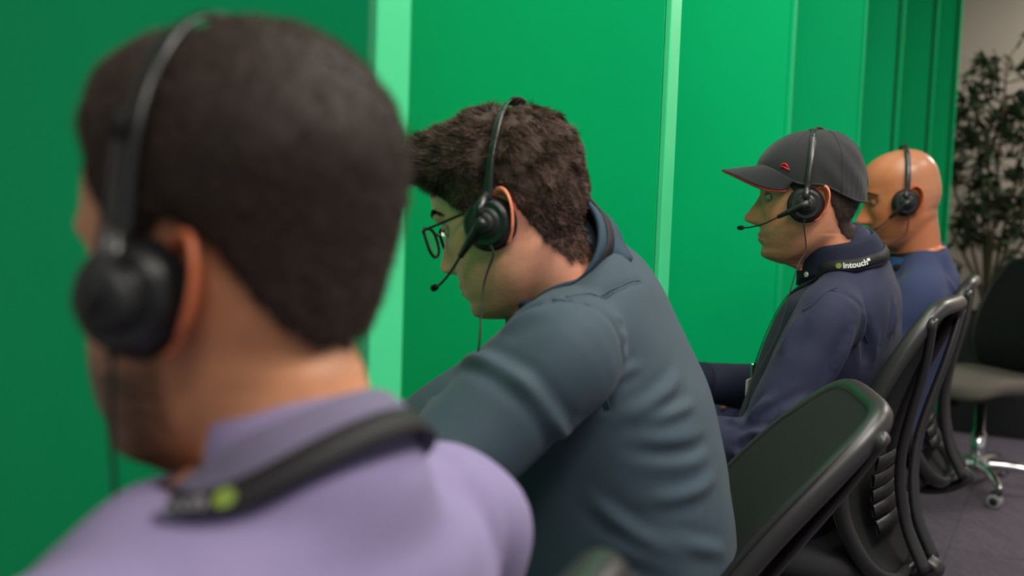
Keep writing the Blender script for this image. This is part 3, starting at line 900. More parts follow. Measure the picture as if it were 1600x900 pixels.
def patch_on(Q, Nn, S, a0, a1, w0, w1, off, name, mat, parent, n=8, round_=False):
    arc = np.concatenate([[0], np.cumsum(np.linalg.norm(np.diff(Q, axis=0), axis=1))])
    G = []
    for u in np.linspace(0, 1, n):
        a = a0+(a1-a0)*u
        i = int(np.clip(np.searchsorted(arc, a)-1, 0, len(Q)-2)); t = (a-arc[i])/(arc[i+1]-arc[i]+1e-9)
        q = Q[i]*(1-t)+Q[i+1]*t; nn = Nn[i]*(1-t)+Nn[i+1]*t; s_ = S[i]*(1-t)+S[i+1]*t
        k = math.sqrt(max(1-(2*u-1)**2, .02)) if round_ else 1
        c = (w0+w1)/2; h = (w1-w0)/2*k
        G.append([q + s_*(c-h) + nn*off, q + s_*(c+h) + nn*off])
    return MB().grid(np.array(G)).build(name, mat, parent, smooth=False)

def collar(name, mat, parent, c, up, fwd, rx, ry, prof, th=.0022, n=72, gap=0.0, tree=None, lie=.0035):
    """collar swept round the neck. prof(a) -> list of (radial offset, height); a = 0 at the front"""
    up = np.asarray(up, float); up /= np.linalg.norm(up); fwd = np.asarray(fwd, float); fwd = fwd-up*np.dot(fwd, up); fwd /= np.linalg.norm(fwd)
    lf = np.cross(up, fwd); c = np.asarray(c, float)
    G = []
    for a in np.linspace(gap, 2*math.pi-gap, n):
        rad = fwd*math.cos(a)*1.0 + lf*math.sin(a)
        p0 = c + fwd*math.cos(a)*rx + lf*math.sin(a)*ry
        pr = spline(prof(a), 14)
        G.append([p0 + rad*r + up*h for r, h in pr])
    G = np.array(G)
    if tree is not None:                       # the outer leaf lies on the garment
        for i in range(G.shape[0]):
            for j in range(6, G.shape[1]):
                h = tree.find_nearest(Vector(G[i, j]))
                nn = np.array(h[1]); dd = np.dot(G[i, j]-np.array(h[0]), nn)
                if dd < lie: G[i, j] = np.array(h[0]) + nn*lie
        for _ in range(3):
            G[1:-1, 6:] = (G[:-2, 6:] + 2*G[1:-1, 6:] + G[2:, 6:])/4
            G[:, 5:-1] = (G[:, 4:-2] + 2*G[:, 5:-1] + G[:, 6:])/4
    b = MB().grid(G)
    o = b.build(name, mat, parent)
    m = o.modifiers.new('s', 'SOLIDIFY'); m.thickness = th; m.offset = 0
    return o, G

# ------------------------------------------------------------------ office chairs
def chair(label, cx, cy, phi, recline=0.0, seat_h=.475, metal='blackm', seatmat='seatf', group=None, backmat='chairmesh', spin=0.3,
          dz=0.0, plain=False, hubmat=None):
    """swivel chair; the backrest is a curved frame with mesh, a V-shaped spine behind it and a slotted lumbar pad"""
    F = np.array([-math.cos(phi), math.sin(phi), 0.]); L = np.array([-math.sin(phi), -math.cos(phi), 0.]); U = np.array([0, 0, 1.])
    O = np.array([cx, cy, 0.])
    e = empty('office_chair', O); tag(e, label, 'chair', group)
    xf = lambda p: O + F*p[0] + L*p[1] + U*p[2]
    def B(b, name, mat, par=e, **k): return b.build(name, M[mat], par, xf=xf, **k)
    piv = np.array([-.16, 0, .50]); cr, sr = math.cos(recline), math.sin(recline)
    def rc(p):
        d = np.asarray(p, float)-piv
        return piv + np.array([d[0]*cr - d[2]*sr, d[1], d[2]*cr + d[0]*sr])
    prof = spline([(-.262, .425), (-.225, .47), (-.188, .55), (-.182, .63), (-.205, .74), (-.245, .86), (-.287, .965)], 60)   # x, z
    arc = np.linspace(0, 1, 60)
    def back(u, y):
        """point on the backrest surface: u 0..1 upwards, y sideways"""
        x = np.interp(u, arc, prof[:, 0]); z = np.interp(u, arc, prof[:, 1]) + dz*min(u*2, 1)
        return np.array([x + .55*y*y*(.6+.4*math.sin(math.pi*u)) , y, z])
    hw = lambda u: .150 + .070*math.sin(math.pi*min(max(u*.72+.16, 0), 1))**1.2
    # frame outline with rounded corners
    out = []
    n = 96
    for i in range(n):
        t = 2*math.pi*i/n
        c, s = math.cos(t), math.sin(t); q = 5.5
        r = (abs(c)**q + abs(s)**q)**(-1/q)
        u = .5 + .5*r*s*.985; y = r*c
        out.append((u, y))
    def ring_pt(u, y, off=0.0): return rc(back(u, y*hw(u)) + np.array([off, 0, 0]))
    G = []
    for k in range(n):
        u, y = out[k]
        p = ring_pt(u, y)
        pc = ring_pt(.5 + (u-.5)*.9, y*.9)
        inn = pc-p; inn /= np.linalg.norm(inn)
        q0, q1 = ring_pt(*out[(k+1) % n]), ring_pt(*out[k-1]); tg = q0-q1; tg /= np.linalg.norm(tg)
        inn -= tg*np.dot(inn, tg); inn /= np.linalg.norm(inn)
        nn = np.cross(tg, inn)
        wd = .030 if u > .86 else .021
        G.append([p + inn*(wd*.5*(math.cos(a)+.75)) + nn*.017*math.sin(a) for a in np.linspace(0, 2*math.pi, 12, endpoint=False)])
    B(MB().grid(np.array(G), cu=True, cv=True), 'back_frame', 'chairp')
    Gm = []
    for u in np.linspace(.012, .988, 34):
        # width of the rounded outline at this height
        s = abs(2*u-1)/.985
        wy = max(1-s**5.5, 0)**(1/5.5)
        Gm.append([rc(back(u, hw(u)*wy*1.0*v) + np.array([.013, 0, 0])) for v in np.linspace(-1, 1, 24)])
    o = B(MB().grid(np.array(Gm)), 'back_mesh', backmat)
    m = o.modifiers.new('s', 'SOLIDIFY'); m.thickness = .003
    if not plain:
        # V-shaped spine standing behind the mesh
        for sd in (-1, 1):
            P = [rc(back(.06, sd*.045)+np.array([-.040, 0, 0])), rc(back(.30, sd*.050)+np.array([-.052, 0, 0])), rc(back(.55, sd*.080)+np.array([-.048, 0, 0])),
                 rc(back(.80, sd*.125)+np.array([-.034, 0, 0])), rc(back(.945, sd*.160)+np.array([-.012, 0, 0]))]
            B(MB().tube(spline(P, 30), list(np.linspace(.020, .013, 30)), 12, ref=(0, 1, 0), flat=.6), 'back_spine', 'chairp')
        for k in range(5):
            u0 = .285 + .060*k
            Gs = [[rc(back(u0+du, y*.125)+np.array([ox - .004*math.cos(y), 0, 0])) for y in np.linspace(-1, 1, 14)]
                  for du, ox in ((-.022, -.016), (-.024, -.022), (.024, -.022), (.022, -.016))]
            B(MB().grid(np.array(Gs), cu=True), 'lumbar_slat', 'chairp')
    # J bar from the back to the mechanism
    P = [rc(back(.10, 0)+np.array([-.045, 0, 0])), np.array([-.30, 0, .425]), np.array([-.22, 0, .385]), np.array([-.05, 0, .385])]
    B(MB().tube(spline(P, 24), .024, 12, ref=(0, 1, 0), flat=.55), 'back_bar', 'chairp')
    # seat
    Gs = []
    prf = [(0, .74), (.0, .90), (.012, .97), (.03, 1.0), (.048, .985), (.060, .94), (.066, .80), (.070, .4)]
    for h, k in prf:
        ring = []
        for t in np.linspace(0, 2*math.pi, 56, endpoint=False):
            c, s = math.cos(t), math.sin(t); q = 4.2
            r = (abs(c)**q + abs(s)**q)**(-1/q)
            x = .02 + .235*k*r*c; y = .242*k*r*s
            ring.append((x, y, seat_h - .07 + h - .030*smoothstep(x, .12, .26) + .012*(y/.24)**2))
        Gs.append(ring)
    B(MB().grid(np.array(Gs), cv=True, cap0=True, cap1=True), 'seat', seatmat)
    B(MB().box((.0, 0, seat_h-.092), I3, (.10, .08, .024)), 'tilt_mechanism', 'blackm', smooth=False, bevel=.006)
    B(MB().lathe((.145, .0, seat_h-.085), (0.25, 0, -1), [(0, .016), (.03, .017), (.032, .026), (.075, .028), (.080, .024)], 20), 'tension_knob', 'blackm')
    B(MB().tube([(.02, -.06, seat_h-.095), (.03, -.16, seat_h-.10), (.03, -.24, seat_h-.095)], [.006, .006, .009], 8), 'height_lever', 'blackm')
    B(MB().lathe((0, 0, .10), (0, 0, 1), [(0, .028), (.14, .028), (.141, .020), (seat_h-.20, .020)], 20), 'gas_cylinder', hubmat or metal)
    B(MB().lathe((0, 0, .075), (0, 0, 1), [(0, .034), (.01, .040), (.045, .038), (.055, .030)], 20), 'hub', hubmat or metal)
    for k in range(5):
        a = spin + 2*math.pi*k/5; d = np.array([math.cos(a), math.sin(a), 0])
        sp = [d*.02 + U*.103, d*.15 + U*.108, d*.25 + U*.090, d*.300 + U*.072]
        B(MB().tube(spline(sp, 14), list(np.linspace(.024, .014, 14)), 12, ref=(0, 0, 1), flat=.8), 'base_arm', metal)
        ct = d*.300; fa = a + 1.0 + k; sv = np.array([-math.sin(fa), math.cos(fa), 0]); fv = np.array([math.cos(fa), math.sin(fa), 0])
        cm = MB().tube([ct + U*.072, ct + U*.050], .007, 10)
        cm.tube([ct + U*.056 - sv*.018 - fv*.012, ct + U*.056 + sv*.018 - fv*.012], .017, 14)
        co = B(cm, 'caster', 'blackm')
        for sd in (-1, 1):
            wc = ct + U*.0275 - fv*.016 + sv*sd*.013
            B(MB().lathe(wc - sv*.008, sv, [(0, .020), (.001, .0265), (.015, .0265), (.016, .020)], 22), 'wheel', 'tyre' if plain else 'blackm', co)
            B(MB().lathe(wc + sv*sd*.0082 - sv*.001, sv, [(0, .017), (.002, .017)], 18), 'wheel_cap', 'blackm', co)
    return e

G_CH = 'mesh-backed swivel chairs of the seated row'
chair('black swivel chair at the bottom edge, used by the nearest man in lavender', -.236, .592, PHI-.12, .0, dz=-.060, group=G_CH)
chair('black mesh chair leaning far back behind the man in the slate shirt', .092, 1.47, R_(8), R_(20), dz=-.035, group=G_CH)
chair('black mesh chair with slotted lumbar pad behind the man in the cap', .588, 2.10, R_(32), R_(2), group=G_CH)
chair('black mesh chair behind the bald man, only its upper corner in view', 0.955, 2.80, R_(26), 0, group=G_CH)
chair('empty grey-seated swivel chair with chrome base in front of the plant', 1.96, 4.20, R_(-22), R_(0), .49, 'chrome', 'seatgrey', backmat='chairmesh', spin=1.05, plain=True)

# ------------------------------------------------------------------ the four men
def frame_axes(phi):
    return np.array([-math.cos(phi), math.sin(phi), 0.]), np.array([-math.sin(phi), -math.cos(phi), 0.])
U = np.array([0, 0, 1.])

def hair_shell(H, root, mask_kind, thick, col, name='hair', rough=0.0, seed=2, jitter=.0):
    """hair volume as a shell over the scalp, dipping under the skin outside the hairline"""
    mk = hair_mask(H.G, mask_kind)
    P = H.G.reshape(-1, 3)
    nz = vnoise(P, 70, seed).reshape(mk.shape)
    k = smoothstep(mk + .004*nz, -.004, .016)
    t = thick(H.G[..., 0], H.G[..., 1], H.G[..., 2])
    t = t*k*(1+rough*vnoise(P, 90, seed+1).reshape(mk.shape) + rough*.7*vnoise(P, 220, seed+2).reshape(mk.shape)) - .0035*(1-k)
    S = H.G + H.N*t[..., None]
    S = S[:86]
    b = MB().grid(H.w(S.reshape(-1, 3)).reshape(S.shape), cv=True, cap0=True)
    # keep only faces in the haired region
    kk = (k[:86] > .02).reshape(-1)
    F = [f for f in b.F if any((i < len(kk) and kk[i]) or i >= len(kk) for i in f)]
    me = mesh_of(name, b.V, F, M['hair'])
    C = np.tile(np.array(lin(*col)), (len(b.V), 1))*(1+.30*np.clip(vnoise(np.array(b.V), 160, seed+5), -1, 1))[:, None]
    set_colors(me, C)
    o = link(name, me, root)
    return o, S, k[:86], t[:86]

def scatter(S, k, N, n, seed):
    """random points on the shell where k is high"""
    g = np.random.default_rng(seed)
    A = S[:-1, :]; B_ = S[1:, :]
    ar = np.linalg.norm(np.cross(np.roll(S, -1, 1)[:-1]-A, B_-A), axis=2)*np.clip((k[:-1]-.4)/.6, 0, 1)
    pr = (ar/ar.sum()).ravel(); idx = g.choice(len(pr), n, p=pr)
    i, j = np.unravel_index(idx, ar.shape); j2 = (j+1) % S.shape[1]
    u, v = g.random(n)[:, None], g.random(n)[:, None]
    f = lambda Q: (Q[i, j]*(1-u)+Q[i, j2]*u)*(1-v) + (Q[i+1, j]*(1-u)+Q[i+1, j2]*u)*v
    nn = f(N); nn /= np.linalg.norm(nn, axis=1)[:, None]
    return f(S), nn, g

def clothe_legs(root, mat, legs, pelvis, L, hw, hd, fwd):
    tubes = []
    for hip, kn, an, toe in legs:
        hip, kn, an = map(lambda p: np.asarray(p, float), (hip, kn, an))
        tubes.append(([hip - fwd*.03, hip*.6+kn*.4, kn + fwd*.01, kn*.55+an*.45, an + U*.02], [.098, .090, .074, .066, .058]))
    sp = [(pelvis + U*(-.06), hw*.96, hd*.95), (pelvis, hw, hd), (pelvis + U*.08, hw*.97, hd*.95)]
    garment('trousers', mat, root, sp, L, tubes, .0085, smooth=6, noise=(.0018, 9))
    for hip, kn, an, toe in legs:
        an = np.asarray(an, float); toe = np.asarray(toe, float); d = toe-an; d[2] = 0; d /= np.linalg.norm(d); sd = np.cross(U, d)
        b0 = np.array([an[0], an[1], 0]) - d*.06
        Gs = []
        for u in np.linspace(0, 1, 16):
            w = .036 + .012*math.sin(math.pi*min(u*1.15, 1)) - .026*max(u-.82, 0)/.18; h = .095 - .055*smoothstep(u, .25, .75) - .012*max(u-.85, 0)/.15
            c = b0 + d*.27*u
            Gs.append([c + sd*w*math.cos(a)*(1-.25*max(math.sin(a), 0)) + U*(.022 + (h-.022)*max(math.sin(a), 0)) for a in np.linspace(0, 2*math.pi, 16, endpoint=False)])
        s_ = MB().grid(np.array(Gs), cv=True, cap0=True, cap1=True).build('shoe', M['shoe'], root)
        Gs = []
        for u in np.linspace(-.02, 1.02, 12):
            w = .040 + .011*math.sin(math.pi*min(max(u, 0)*1.15, 1)) - .028*max(u-.82, 0)/.18
            c = b0 + d*.27*u
            Gs.append([c + sd*w + U*.002, c + sd*w + U*.022, c - sd*w + U*.022, c - sd*w + U*.002])
        MB().grid(np.array(Gs), cv=True, cap0=True, cap1=True).build('sole', M['sole'], s_, smooth=False)

def std_legs(pel, F, L, spread=.10, knee=.42, shin=.46, kz=.50, out=.05):
    r = []
    for sd in (1, -1):
        hip = pel + L*sd*spread*.9 + U*.03
        kn = pel + F*knee + L*sd*(spread+out) + U*(kz-pel[2])
        an = kn + F*.02 + U*(.085-kz); toe = an + F*.14 - U*.05
        r.append((hip, kn, an, toe))
    return r

def worn_lanyard(label, tree, c, F, L, width, G, row_mix, dip=.23, chest=.13, lift=.0035, drop=0.0, a0=1.25):
    """ribbon round the neck along the collar G (rows of the swept collar), then down to the chest"""
    n = len(G)
    j = row_mix*(G.shape[1]-1); j0 = int(j); fr = j-j0
    ring = G[:, j0]*(1-fr) + G[:, min(j0+1, G.shape[1]-1)]*fr
    i0 = int(n*a0/(2*math.pi)); ring = ring[i0:n-i0]
    up = G[:, 0].mean(0); c = np.asarray(c, float)
    du = np.gradient(G, axis=0)[i0:n-i0, j0]; dv = (G[i0:n-i0, j0]-G[i0:n-i0, j0-2])
    nr = np.cross(du, dv); nr /= np.linalg.norm(nr, axis=1)[:, None]
    for k in range(len(nr)):
        if np.dot(nr[k], ring[k]-c) < 0: nr[k] = -nr[k]
    ring = ring + nr*lift - U*drop
    def front(sd, p0):
        g = [c + F*chest + L*sd*.02 + U*(-dip), c + F*.105 + L*sd*.045 + U*(-.10), p0*.5 + (c + F*.10 + L*sd*.06 - U*.06)*.5]
        P_ = spline(g + [p0], 26)[:-1]
        o_ = [snap(tree, x_, .003) for x_ in P_]
        return np.array([x_[0] for x_ in o_]), np.array([x_[1] for x_ in o_])
    fa, na = front(1, ring[0]); fb, nb_ = front(-1, ring[-1])
    Q = np.concatenate([fa, ring, fb[::-1]]); Nn = np.concatenate([na, nr, nb_[::-1]])
    for k in range(len(Q)):
        if np.dot(Nn[k], Q[k]-(c-U*.08)) < 0: Nn[k] = -Nn[k]
    for _ in range(4):
        Q[1:-1] = (Q[:-2]+2*Q[1:-1]+Q[2:])/4; Nn[1:-1] = (Nn[:-2]+2*Nn[1:-1]+Nn[2:])/4
    # resample evenly so that the middle of the ribbon is the nape
    arc = np.concatenate([[0], np.cumsum(np.linalg.norm(np.diff(Q, axis=0), axis=1))])
    u = np.linspace(0, arc[-1], 151)
    Q = np.stack([np.interp(u, arc, Q[:, k]) for k in range(3)], 1); Nn = np.stack([np.interp(u, arc, Nn[:, k]) for k in range(3)], 1)
    Nn /= np.linalg.norm(Nn, axis=1)[:, None]
    T = np.gradient(Q, axis=0); T /= np.linalg.norm(T, axis=1)[:, None]
    S = np.cross(Nn, T); S /= np.linalg.norm(S, axis=1)[:, None]
    e = empty('lanyard', Q[75]); tag(e, label, 'lanyard', 'black lanyards round the necks')
    ribbon_mesh(Q, Nn, S, width).build('ribbon', M['lanyard'], e)
    b = MB().box((Q[0]+Q[-1])/2 - U*.012 + F*.006, (L, F, U), (.008, .003, .014)); b.build('clip', M['chrome'], e, False, .002)
    MB().box((Q[0]+Q[-1])/2 - U*.075 + F*.010, (L, F, U), (.028, .0015, .045)).build('badge_card', M['white'], e, False, .001)
    return e, Q, Nn, T, S

def tree_of(*objs):
    V = []; Fs = []
    for o in objs:
        b = len(V); V += [v.co.copy() for v in o.data.vertices]; Fs += [tuple(i+b for i in p.vertices) for p in o.data.polygons]
    return BVHTree.FromPolygons(V, Fs)

D1 = np.array([-.012, .043, 0.])
# ---------------------------------------------------------------- man 1: nearest, lavender polo
F1, L1 = frame_axes(PHI)
sp1 = [((-.205, .585, .50), .172, .128), ((-.175, .572, .66), .168, .128), ((-.135, .552, .80), .178, .122), ((-.114, .542, .875), .172, .100),
       ((-.108, .541, .916), .130, .080), ((-.105, .541, .936), .078, .072)]
sp1 = [(tuple(np.array(p_)+D1), a_, b_) for p_, a_, b_ in sp1]
H1 = Head((-.164, .607, 1.050), R_(17), R_(0), 0, .962, neck_base=(-.118, .585, .935), neck_r=.052, neck_r2=.054, nose=.55, width=.97, chin=-.006, tall=.007, back=.92)
H1.Lbody = L1; H1.lidcol = lin(150, 98, 70)
c1 = np.array([-.126, .585, .875])
shL, shR = c1 + L1*.172 - U*.005, c1 - L1*.186 - U*.003
arms1 = []
for sd, sh in ((1, shL), (-1, shR)):
    el = sh + F1*.10 + L1*sd*.05 - U*.26; wr = el + F1*.22 - L1*sd*.04 - U*.04
    arms1.append((sh, el, wr, F1*.9 - U*.25 - L1*sd*.15, -U, sd))
legs1 = std_legs(np.array([-.217, .628, .50]), F1, L1)
man1, body1 = build_person('person', 'blurred nearest man from behind, cropped dark hair, lavender polo, headset on',
    H1, sp1, (196, 134, 96), (150, 88, 76), arms1, legs1, stain=((52, 38, 32), 'crop', .92, .030), beard=((34, 26, 24), .95), parent_loc=(-.217, .628, 0))
h1, S1, k1, t1 = hair_shell(H1, man1, 'crop', lambda x, y, z: (.0050 + .0150*smoothstep(z, .0, .09))*(1 - .6*np.exp(-((x-.008)/.010)**2)*smoothstep(z, .03, .06)), (46, 36, 31), seed=4, rough=.05)
b_, n_, g_ = scatter(S1, k1, H1.N[:86], 34000, 5)
Rm = H1.A/H1.sc
d_ = n_*1.0 + np.stack([np.where(b_[:, 2] > .06, .5, 0.0), 0*b_[:, 0], np.where(b_[:, 2] > .06, .1, -1.0)], 1)*.9 + g_.normal(size=b_.shape)*.35
d_ /= np.linalg.norm(d_, axis=1)[:, None]
cc = np.array(lin(68, 53, 46))*g_.uniform(.45, 1.6, (len(b_), 1))
strands('hair_strands', H1.w(b_ - n_*.003), n_ @ Rm, d_ @ Rm, g_.uniform(.005, .0085, len(b_)), .0006, cc, h1, 2, .1, .1)
t1_ = [([c1 + L1*sd*.03 + U*.012, c1 + L1*sd*.105 + U*.002, a[0]*.93+a[1]*.07, a[0]*.62+a[1]*.38, a[0]*.30+a[1]*.70], [.046, .055, .064, .064, .066]) for a, sd in zip(arms1, (1, -1))]
nka = H1.w((-.03, 0, -.085)) - np.array((-.118, .585, .945)); nka /= np.linalg.norm(nka)
col_sp1 = sp1 + [(tuple(np.array((-.118, .585, .935)) + nka*0.002), 0.058, 0.058)]
polo, tr1 = garment('polo_shirt', M['lavender'], man1, col_sp1, L1, t1_, .0058, smooth=10, noise=(.0016, 8),
    folds=[(c1 - F1*.07 - L1*.13 + U*.03, c1 - F1*.11 + L1*.02 - U*.09, .004, .012, -U*.02), (c1 - F1*.09 + L1*.10 + U*.02, c1 - F1*.11 - L1*.03 - U*.07, .0035, .012, -U*.02),
           (c1 - L1*.16 + F1*.02 + U*.03, c1 - L1*.12 - F1*.08 - U*.08, .003, .010, U*.01)])
nk1 = np.array(H1.w((-.02, 0, -.10))) - np.array([-.118, .585, .945]); nk1 /= np.linalg.norm(nk1)
ccen1 = np.array([-.1225, .585, .922]) + F1*.012
def prof1(a):
    f = (1+math.cos(a))/2                                # 1 at the front
    dn = -.005 - .020*f
    return [(-.006, -.014), (-.003, .006), (.000, .021), (.004, .025), (.009, .020), (.012, .008), (.015 + .010*f, dn*.5), (.017 + .014*f, dn-.004)]
colr1, CG1 = collar('collar', M['lavender_collar'], polo, ccen1, nk1*.5+U*.5, F1, .084, .064, prof1, .0032, 80, .28, tr1)
e, Q, Nn, T, S = worn_lanyard('blurred black lanyard under the collar of the lavender polo', tr1, ccen1, F1, L1, .018, CG1, .90, drop=.0)
LAN1 = (e, Q, Nn, T, S)
headset(H1, 'large blurred black headset worn by the nearest man in lavender', (.014, .0935, .088),
        [H1.w((.030, .078, -.075)), H1.w((.040, .062, -.115)), ccen1 + F1*.095 + L1*.035 - U*.05, ccen1 + F1*.145 + L1*.03 - U*.20, ccen1 + F1*.20 + L1*.03 - U*.40], ry=.088, crown=.164, boom_bow=(0, .002, 0), hub=1.35)

# ---------------------------------------------------------------- man 2: spectacles, slate shirt
P2PHI = R_(14.5)
F2, L2 = frame_axes(P2PHI)
sp2 = [((.165, 1.377, .50), .195, .165), ((.148, 1.376, .62), .190, .172), ((.126, 1.372, .74), .188, .172), ((.113, 1.362, .85), .188, .154),
       ((.102, 1.350, .945), .182, .111), ((.080, 1.345, .995), .145, .092), ((.056, 1.338, 1.028), .076, .074)]
H2 = Head((-.001, 1.304, 1.085), R_(19), R_(20), R_(0), .98, neck_base=(.075, 1.335, .99), neck_r=.062, neck_r2=.068, jaw=.004, width=1.02)
H2.Lbody = L2; H2.lidcol = lin(205, 150, 124)
sL2 = np.array([.072, 1.170, .945]); eL2 = np.array([-.098, 1.060, .790]); wL2 = np.array([-.285, 1.22, .680])
sR2 = np.array([.140, 1.530, .945]); eR2 = np.array([-.060, 1.640, .790]); wR2 = np.array([-.270, 1.47, .680])
arms2 = [(sL2, eL2, wL2, F2*.85 - U*.45, -U, 1), (sR2, eR2, wR2, F2*.85 - U*.45, -U, -1)]
legs2 = std_legs(np.array([.185, 1.372, .50]), F2, L2, .11, out=.08)
man2, body2 = build_person('person', 'man in black spectacles and slate teal shirt leaning forward, looking down',
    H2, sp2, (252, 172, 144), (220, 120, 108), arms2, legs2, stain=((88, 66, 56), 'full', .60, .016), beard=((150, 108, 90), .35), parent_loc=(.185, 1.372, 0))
def thick2(x, y, z):
    top = smoothstep(z, .050, .105)
    t = .0035 + .0035*smoothstep(z, -.07, .03) + .0035*smoothstep(z, .03, .08) + .003*top
    t = t + .017*smoothstep(x, .02, .080)*smoothstep(z, .062, .090)                # swept-up front
    t = t - .0040*smoothstep(-z, -.03, .02)*smoothstep(-x, -.04, .0)
    ridge = np.exp(-((x + z*.40 - .013)/.0105)**2)*smoothstep(z, .025, .055)       # hair parted by the headband
    return t*(1 - .88*ridge)
h2, S2, k2, t2 = hair_shell(H2, man2, 'full', thick2, (66, 49, 42), seed=14, rough=.09)
b_, n_, g_ = scatter(S2, k2, H2.N[:86], 62000, 15)
Rm = H2.A/H2.sc
x, y, z = b_.T
fwdcomb = smoothstep(z, .055, .085)*smoothstep(x, -.06, .0)
flow = np.stack([fwdcomb*1.0 - .35*(1-fwdcomb), .35*np.sin(z*150 + x*90), -.9*(1-fwdcomb) + .25*fwdcomb], 1)
wv = np.stack([vnoise(b_, 40, 31), vnoise(b_, 40, 32), vnoise(b_, 40, 33)], 1)
d_ = n_*(.42 + .15*fwdcomb[:, None]) + flow*.9 + wv*.40 + g_.normal(size=b_.shape)*.16
d_ /= np.linalg.norm(d_, axis=1)[:, None]
ln = .009 + .008*smoothstep(z, .04, .09) + .006*smoothstep(x, .04, .08)*smoothstep(z, .06, .09)
tone = .85 + .45*vnoise(b_, 45, 41)
cc = np.array(lin(84, 63, 54))*(np.clip(tone, .35, 1.8)[:, None])*g_.uniform(.55, 1.5, (len(b_), 1))
strands('hair_strands', H2.w(b_ - n_*.0012), n_ @ Rm, d_ @ Rm, ln*g_.uniform(.7, 1.15, len(b_)), .0009, cc, h2, 3, .12, .16)
bv2 = H2.bvh()
for sd in (1, -1):
    eye_parts(H2, man2, sd, M['skin'], closed=.45, look=(.85, 0, -.5)); brow(H2, man2, sd, (70, 50, 42), bv2)
sl2 = [([np.array(sp2[5][0]) + L2*sd*.03 - U*.012, np.array(sp2[4][0]) + L2*sd*.10 + U*.004, s_*.94+e_*.06, s_*.66+e_*.34, s_*.30+e_*.70, e_*.97+s_*.03, e_*.80+w_*.20, e_*.5+w_*.5, e_*.08+w_*.92], [.044, .060, .070, .068, .062, .058, .056, .050, .042])
       for sd, (s_, e_, w_) in zip((1, -1), [a_[:3] for a_ in arms2])]
FOLDS2 = [((-0.035, 1.12, 0.8998), (0.04, 1.13, 0.8891), 0.0070, .010, (0, 0, -.006)), ((-0.0416, 1.12, 0.8838), (-0.0017, 1.12, 0.8565), 0.0051, .009),
          ((-0.0199, 1.14, 0.9635), (0.0364, 1.14, 0.9943), -0.0070, .009, (0, 0, .008)), ((-0.005, 1.13, 0.9502), (0.0509, 1.13, 0.9772), 0.0038, .012),
          ((0.1244, 1.2, 0.8605), (0.2239, 1.25, 0.913), 0.0057, .010, (0, 0, -.008)), ((0.1497, 1.2, 0.8545), (0.2455, 1.25, 0.8739), 0.0051, .008, (0, 0, -.005)),
          ((0.1397, 1.2, 0.8225), (0.274, 1.25, 0.8267), -0.0064, .009, (0, 0, -.012)), ((0.1613, 1.2, 0.7642), (0.2859, 1.25, 0.782), 0.0057, .010, (0, 0, -.010)),
          ((0.104, 1.2, 0.7638), (0.2261, 1.22, 0.6812), 0.0064, .010, (0, 0, -.010)), ((0.1629, 1.2, 0.7284), (0.2991, 1.25, 0.6815), 0.0051, .010, (0, 0, -.010)),
          ((0.1174, 1.2, 0.7173), (0.215, 1.22, 0.6664), 0.0051, .012), ((0.0964, 1.16, 0.9645), (0.12, 1.18, 0.9704), 0.0028, .006), ((0.1043, 1.16, 0.9501), (0.1294, 1.18, 0.958), 0.0028, .006),
          ((0.1109, 1.16, 0.9334), (0.1398, 1.18, 0.9412), 0.0028, .006), ((0.118, 1.17, 0.9083), (0.1544, 1.2, 0.9198), 0.0032, .007),
          ((0.0486, 1.12, 0.8424), (0.0988, 1.14, 0.8689), -0.0051, .010), ((-0.0645, 1.1, 0.8643), (-0.022, 1.11, 0.8351), 0.0044, .010)]
SEAMS2 = [([(0.0446, 1.14, 1.0032), (0.0757, 1.15, 0.9737), (0.1032, 1.16, 0.9242), (0.1159, 1.17, 0.8708)], .0030, .0055), ([(0.0624, 1.15, 0.9994), (0.1127, 1.2, 1.0118), (0.1649, 1.27, 1.0186)], .0022, .005)]
nka = H2.w((-.03, 0, -.085)) - np.array((.075, 1.335, .99)); nka /= np.linalg.norm(nka)
col_sp2 = sp2 + [(tuple(np.array((.075, 1.335, .99)) + nka*0.040), 0.067, 0.067)]
shirt2, tr2 = garment('shirt', M['slate'], man2, col_sp2, L2, sl2, .0048, folds=FOLDS2, smooth=10, noise=(.0010, 9), seams=SEAMS2)
seam_tubes(tr2, SEAMS2, M['slate'], shirt2)
nk2 = H2.w((-.03, 0, -.085)) - np.array([.075, 1.335, .99]); nk2 /= np.linalg.norm(nk2)
cc2 = np.array([.047, 1.328, 1.038])
def prof2(a):
    f = (1+math.cos(a))/2
    return [(-.004, -.016), (-.002, .006), (-.001, .038 - .004*f), (.003, .042 - .004*f), (.008, .034), (.012, .004), (.016, -.022 - .012*f)]
colr2, CG2 = collar('collar', M['slate_collar'], shirt2, cc2, nk2, F2, .078, .078, prof2, .003, 80, .22, tr2)
worn_lanyard('thin black lanyard crossing the collar of the slate shirt', tr2, cc2, F2, L2, .014, CG2, .72)
headset(H2, 'black headset over the wavy hair of the man in spectacles', (.112, .052, -.056),
        [(-0.0331, 1.22, 1.0105), (-0.0353, 1.205, 0.9735), (-0.0371, 1.19, 0.9298), np.array([-.05, 1.22, .86]), np.array([-.14, 1.30, .70])
         ], ry=.086, crown=.147, lean=R_(-20), boom_bow=(.0, .012, -.010), xoff=.004, zoff=-.004)
